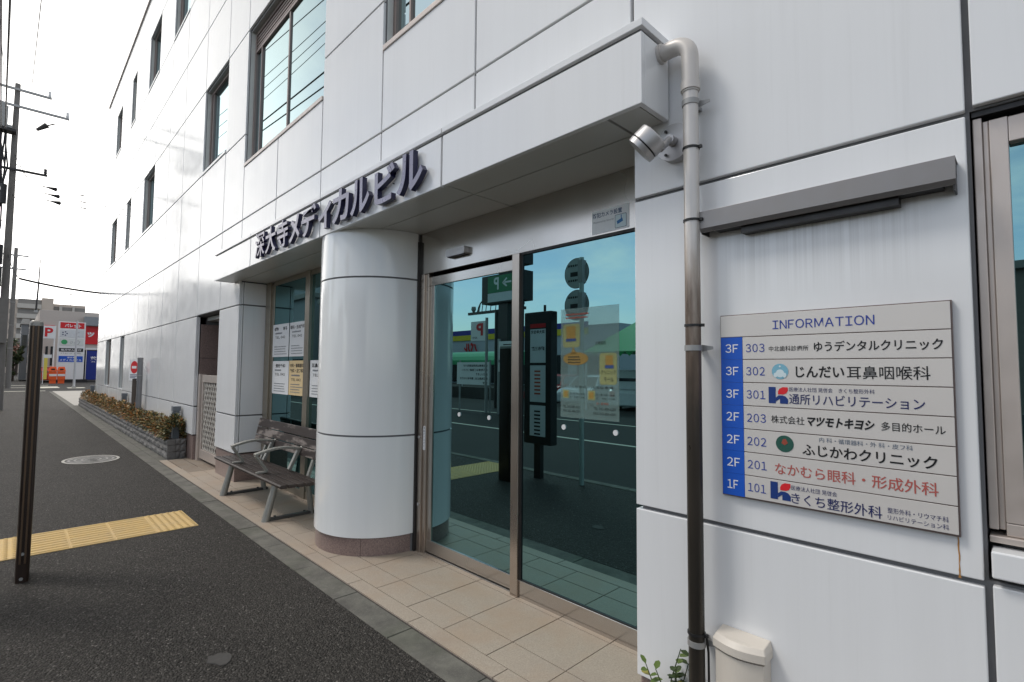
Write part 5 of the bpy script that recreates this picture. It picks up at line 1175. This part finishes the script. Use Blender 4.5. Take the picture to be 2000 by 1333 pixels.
# ------------------------------------------------------------------ across the street (seen in the glass)
bs = thing('bus_stop_pole', 'pale bus stop pole carrying two round discs at the kerb', 'bus stop', (-.52, 4.5, 0))
mb = MB(); mb.tube([(-.52, 4.49, 0), (-.52, 4.49, 3.2)], .034, 16); mb.build('pole', plain('pole_mint', (.42, .50, .48), .4, .2), bs)
for z in (3.0, 2.535):
    mb = MB(); mb.tube([(-.575, 4.63, z), (-.59, 4.63, z)], .217, 40); dd = mb.build('disc', M_SIGNBACK, bs)
    mb = MB(); ringpts = circ(.217, 40)
    mb.tube([(-.582+0, 4.63+p[0], z+p[1]) for p in ringpts]+[(-.582, 4.63+ringpts[0][0], z)], .008, 6); mb.build('rim', M_DKMETAL, dd)
    mb = MB(); mb.box(-.574, -.48, 4.45, 4.53, z-.16, z+.16); mb.build('bracket', M_GALV, dd)
    mb = MB()
    for q in (-.12, .1):
        for i in range(6): mb.box(-.574, -.5725, 4.54+i*.042, 4.57+i*.042, z+q, z+q+.03)
    mb.box(-.574, -.5725, 4.58, 4.74, z-.045, z+.02); mb.pieces('lettering', M_TXTBLACK, dd)
tt = thing('timetable_totem', 'black bus timetable totem with three white paper panels at the kerb', 'bus stop', (-.4, 5.18, 0))
mb = MB(); mb.box(-.50, -.35, 4.92, 5.46, .50, 2.46); mb.build('case', M_BLACK, tt, .015)
mb = MB(); mb.box(-.46, -.38, 5.15, 5.27, 0, .5); mb.tube([(-.42, 5.1, 2.46), (-.42, 5.1, 2.56)], .02, 8); mb.build('leg', M_DKMETAL, tt)
XP = -.348
for k, (z0, z1) in enumerate(((1.70, 2.20), (1.12, 1.66), (.62, 1.07))):
    mb = MB(); mb.box(XP-.003, XP, 5.02, 5.33, z0, z1); q_ = mb.build('paper_panel', plain('panel_paper', (.78, .84, .88), .5), tt); mb = MB()
    if k == 0: put_text(mb, '深大寺住宅', (XP+.002, 5.035, 2.13), .28, .055, '+X', bold=.02); put_text(mb, '調布三鷹', (XP+.002, 5.04, 1.88), .26, .06, '+X', bold=.02)
    else:
        for i in range(7): mb.box(XP, XP+.002, 5.12, 5.24, z1-.1-i*.055, z1-.075-i*.055)
    mb.build('lettering', M_TXTBLACK if k != 1 else flat('tt_red', (190, 90, 70)), q_)
mb = MB(); mb.box(XP-.003, XP, 5.02, 5.33, 2.22, 2.28); mb.build('red_header', M_RED, tt)
gp = thing('parking_pylon', 'tall dark pylon with green P arrow cabinet at the car park entrance', 'sign', (-8.3, 14.2, 0))
mb = MB(); mb.box(-8.55, -8.1, 14.0, 14.5, -.155, 6.0); mb.build('pillar', M_DKMETAL, gp); mb = MB(); mb.box(-8.5, -7.98, 13.0, 15.35, 4.15, 5.25); mb.build('cabinet', M_BLACK, gp)
mb = MB(); mb.box(-7.978, -7.965, 13.05, 14.98, 4.55, 5.2); q_ = mb.build('green_face', M_GREEN, gp)
mb = MB(); mb.box(-7.978, -7.965, 13.05, 14.98, 4.2, 4.54); mb.build('white_face', plain('face_grey', (.6, .65, .68), .5), gp)
mb = MB(); put_text(mb, '→', (-7.96, 13.65, 4.72), .5, .36, '+X', bold=.02); put_text(mb, 'P', (-7.96, 14.35, 4.66), .28, .48, '+X', bold=.02); mb.build('lettering', M_TXTWHITE, q_)
mb = MB(); mb.box(-8.5, -7.98, 13.0, 14.4, 5.5, 5.9); mb.build('top_cabinet', M_BLACK, gp)
mb = MB(); 
mb.box(-10.0, -9.9, 14.8, 18.56, 4.1, 4.22)
for k in range(12):
    a0_, a1_ = math.pi*k/12, math.pi*(k+1)/12; A = Vector((-9.95, 16.6+1.3*math.cos(a0_), 4.22+.75*math.sin(a0_))); B = Vector((-9.95, 16.6+1.3*math.cos(a1_), 4.22+.75*math.sin(a1_))); mb.tube([A, B], .03, 6)
    if 0 < k < 12: mb.tube([A, (-9.95, A.y+.1, 4.2)], .02, 5)
mb.tube([(-9.95, 16.6, -.155), (-9.95, 16.6, 4.2)], .1, 10)
gn = mb.build('light_gantry', M_DKMETAL, None, loc=(-9.95, 16.6, -.155)); tag(gn, 'dark arched lighting truss on a post over the car park', 'light truss')
for k in range(3):
    mb = MB(); y = (18.2, 16.3, 15.0)[k]; mb.tube([(-9.95, y, 4.22), (-9.95, y, 4.35), (-9.95, y, 4.48)], [.05, .12, .10], 10); mb.build('flood_lamp', M_GALV, gn)
rp = thing('parking_sign', 'white car park sign with big red P across the road', 'sign', (-8, 15.5, 0))
mb = MB(); mb.box(-8.06, -7.98, 15.13, 16.0, 2.72, 3.5); q_ = mb.build('cabinet', M_WHITE, rp); mb = MB(); put_text(mb, 'P', (-7.975, 15.25, 2.92), .42, .5, '+X', bold=.04); mb.build('lettering', M_RED, q_)
mb = MB(); put_text(mb, '30分', (-7.975, 15.6, 2.80), .3, .1, '+X'); mb.build('small_lettering', M_TXTBLACK, q_)
mb = MB(); mb.tube([(-8.02, 15.08, -.155), (-8.02, 15.08, 3.62)], .06, 12); mb.build('pole', M_GALV, rp)
nb = thing('car_park_notice', 'wide white parking notice board mounted low by the car park wall', 'notice board', (-8, 15.7, 0))
mb = MB(); mb.box(-8.05, -8.0, 14.9, 16.9, .97, 1.87); q_ = mb.build('board', M_WHITE, nb); mb = MB()
for k, r_ in enumerate(('当駐車場は利用者専用です', '無断駐車はご遠慮ください', 'お願いします', '無断駐車には、罰金をいただき', 'ます')): put_text(mb, r_, (-7.995, 14.98, 1.68-k*.17), (1.5, 1.6, .7, 1.7, .3)[k], .10, '+X', bold=.02)
mb.build('lettering', M_TXTBLACK, q_)
mb = MB()
for y in (14.92, 16.8): mb.tube([(-8.08, y, -.155), (-8.08, y, 1.95)], .035, 8)
mb.build('post', M_GALV, nb)
n2 = thing('tariff_board', 'tall white tariff board beside the dark pylon pillar', 'notice board', (-7.9, 13.9, 0))
mb = MB(); mb.box(-7.95, -7.9, 13.1, 14.25, 1.95, 2.65); q_ = mb.build('board', M_WHITE, n2); mb = MB(); mb.box(-7.95, -7.9, 13.1, 14.25, 1.5, 1.85); mb.build('lower_board', M_WHITE, n2)
mb = MB(); 
for k in range(5): mb.box(-7.9, -7.895, 13.2, 13.9+.1*(k % 3), 2.1+k*.1, 2.14+k*.1)
mb.build('lettering', M_TXTBLACK, q_); mb = MB(); mb.tube([(-7.97, 14.3, -.155), (-7.97, 14.3, 2.75)], .06, 10); mb.build('post', M_GALV, n2)
cw = MB(); cw.box(-14.2, -13.9, 19.3, 60, -.155, .55); cw.box(-14.2, -13.9, -14, 9.0, -.155, .55); o_ = cw.build('car_park_wall', plain('wall_dark', (.09, .085, .08), .9), None, loc=(-14, 20, 0)); tag(o_, 'low dark concrete wall along the car park edge', 'wall')
bsr = thing('retail_store', 'wide grey retail store with blue and yellow fascia across the car park', 'building', (-36, 35, 0))
mb = MB(); mb.box(-50, -35, 27, 75, -.155, 6.0); mb.build('wall', M_STGREY, bsr); mb = MB(); mb.box(-35, -34.85, 30.6, 75, 5.75, 6.35); mb.build('blue_band', M_STBLUE, bsr); mb = MB(); mb.box(-35, -34.86, 30.6, 75, 5.1, 5.75); mb.build('yellow_band', M_YELLOW, bsr)
mb = MB(); [mb.box(-35, -34.9, 28+k*5.2, 32+k*5.2, 0, 3.1) for k in range(9)]; mb.build('shop_front', M_DKGLASS, bsr)
mb = MB(); put_text(mb, 'ホームパル', (-34.84, 49.5, 4.0), 6.5, 1.0, '+X', bold=.03) if False else put_text(mb, 'パル', (-34.84, 47.2, 3.7), 2.6, 1.1, '+X', bold=.05); mb.build('lettering', M_RED, bsr)
tn = thing('green_marquee', 'green pitched marquee roof standing in the car park', 'marquee', (-14, 10.5, 0))
v = [(-16.5, 8.4, 2.35), (-12, 8.4, 2.35), (-12, 13.4, 2.35), (-16.5, 13.4, 2.35), (-14.2, 9.6, 4.1), (-14.2, 11.3, 4.1)]
mb = MB(); mb.add(v, [(0, 1, 4), (1, 2, 5, 4), (2, 3, 5), (3, 0, 4, 5), (0, 3, 2, 1)]); 
for k in range(12): mb.add([(-11.99, 8.4+k*.4166, 2.35), (-11.99, 8.4+k*.4166+.4166, 2.35), (-11.99, 8.4+k*.4166+.21, 2.15)], [(0, 1, 2)])
mb.build('canopy', M_TENT, tn); mb = MB()
for x_, y_ in ((-16.4, 8.5), (-12.1, 8.5), (-12.1, 13.3), (-16.4, 13.3)): mb.tube([(x_, y_, -.155), (x_, y_, 2.35)], .04, 8)
mb.build('post', M_WHITE, tn)
g2 = thing('green_marquee', 'long pale green barrel canopy beyond the car park notice', 'marquee', (-18, 25, 0))
mb = MB(); mb.prism([(1.6*math.cos(math.pi*k/10), .9*math.sin(math.pi*k/10)) for k in range(11)], (-18, 22, 1.9), (1, 0, 0), (0, 0, 1), (0, 1, 0), 9); mb.build('canopy', flat('tent_pale', (70, 170, 120)), g2)
mb = MB()
for x_, y_ in ((-19.5, 22.1), (-16.5, 22.1), (-19.5, 30.9), (-16.5, 30.9)): mb.tube([(x_, y_, -.155), (x_, y_, 1.95)], .05, 8)
mb.build('post', M_WHITE, g2)
car('parked_car', 'red hatchback parked across the road facing the clinic', -16, 18.4, -.3, M_CARR)
car('parked_car', 'silver car parked across the road with headlights facing the clinic', -15.5, 15.6, -.2, M_CARS)
car('parked_car', 'white van parked across the road beside the green marquee', -15.2, 12.3, 3.0, M_CARW, Hc=1.75)
for (x0_, x1_, y0_, y1_, h_, nm, lab, cm_, fl_) in ((-13.2, -9.6, 25, 33.5, 6.2, 'row_house', 'cream two storey house across the road with a dark eave', (.46, .42, .36), 2), (-15, -9.4, 35, 40.5, 6.8, 'row_house', 'grey two storey house across the road between taller blocks', (.34, .34, .35), 2),
        (-22, -9.2, 66, 98, 11.2, 'office_block', 'long tan four storey block far up the other side of the road', (.36, .33, .30), 4), (-20, -9.0, 101, 118, 7.0, 'row_house', 'pale house beyond the long tan block', (.42, .42, .42), 2), (-34, -26, -12, 7, 6.4, 'row_house', 'unseen brown two storey house added across the road to darken a window reflection', (.20, .17, .15), 2)):  # last house is added out of view to darken the right window's reflection
    t_ = thing(nm, lab, 'building', ((x0_+x1_)/2, (y0_+y1_)/2, -.155)); mb = MB(); mb.box(x0_, x1_, y0_, y1_, -.155, h_-.35); mb.build('wall', plain('row_wall_%d' % int(y0_), cm_, .85), t_)
    mb = MB(); mb.box(x0_-.3, x1_+.3, y0_-.3, y1_+.3, h_-.35, h_); mb.build('roof', M_APTDK if fl_ == 2 else M_APTBAL, t_, .03)
    for k in range(fl_):
        j = 0
        while y0_+1.2+j*3.1+1.7 < y1_:
            mb = MB(); mb.box(x1_, x1_+.04, y0_+1.2+j*3.1, y0_+2.9+j*3.1, .9+k*2.75, 2.2+k*2.75); mb.build('window', M_DKGLASS, t_); j += 1
hb = thing('apartment_block', 'pale low apartment house across the road farther up the street', 'building', (-14, 46, 0))
mb = MB(); mb.box(-24, -9.8, 42, 58, -.155, 8.5); mb.build('wall', plain('house_grey', (.40, .40, .40), .8), hb)
for k in range(3):
    for j in range(4): mb = MB(); mb.box(-9.8, -9.75, 43.5+j*3.7, 45.2+j*3.7, 1+k*2.7, 2.3+k*2.7); mb.build('window', M_DKGLASS, hb)

for o_ in bpy.data.objects:
    if '_o' in o_: del o_['_o']
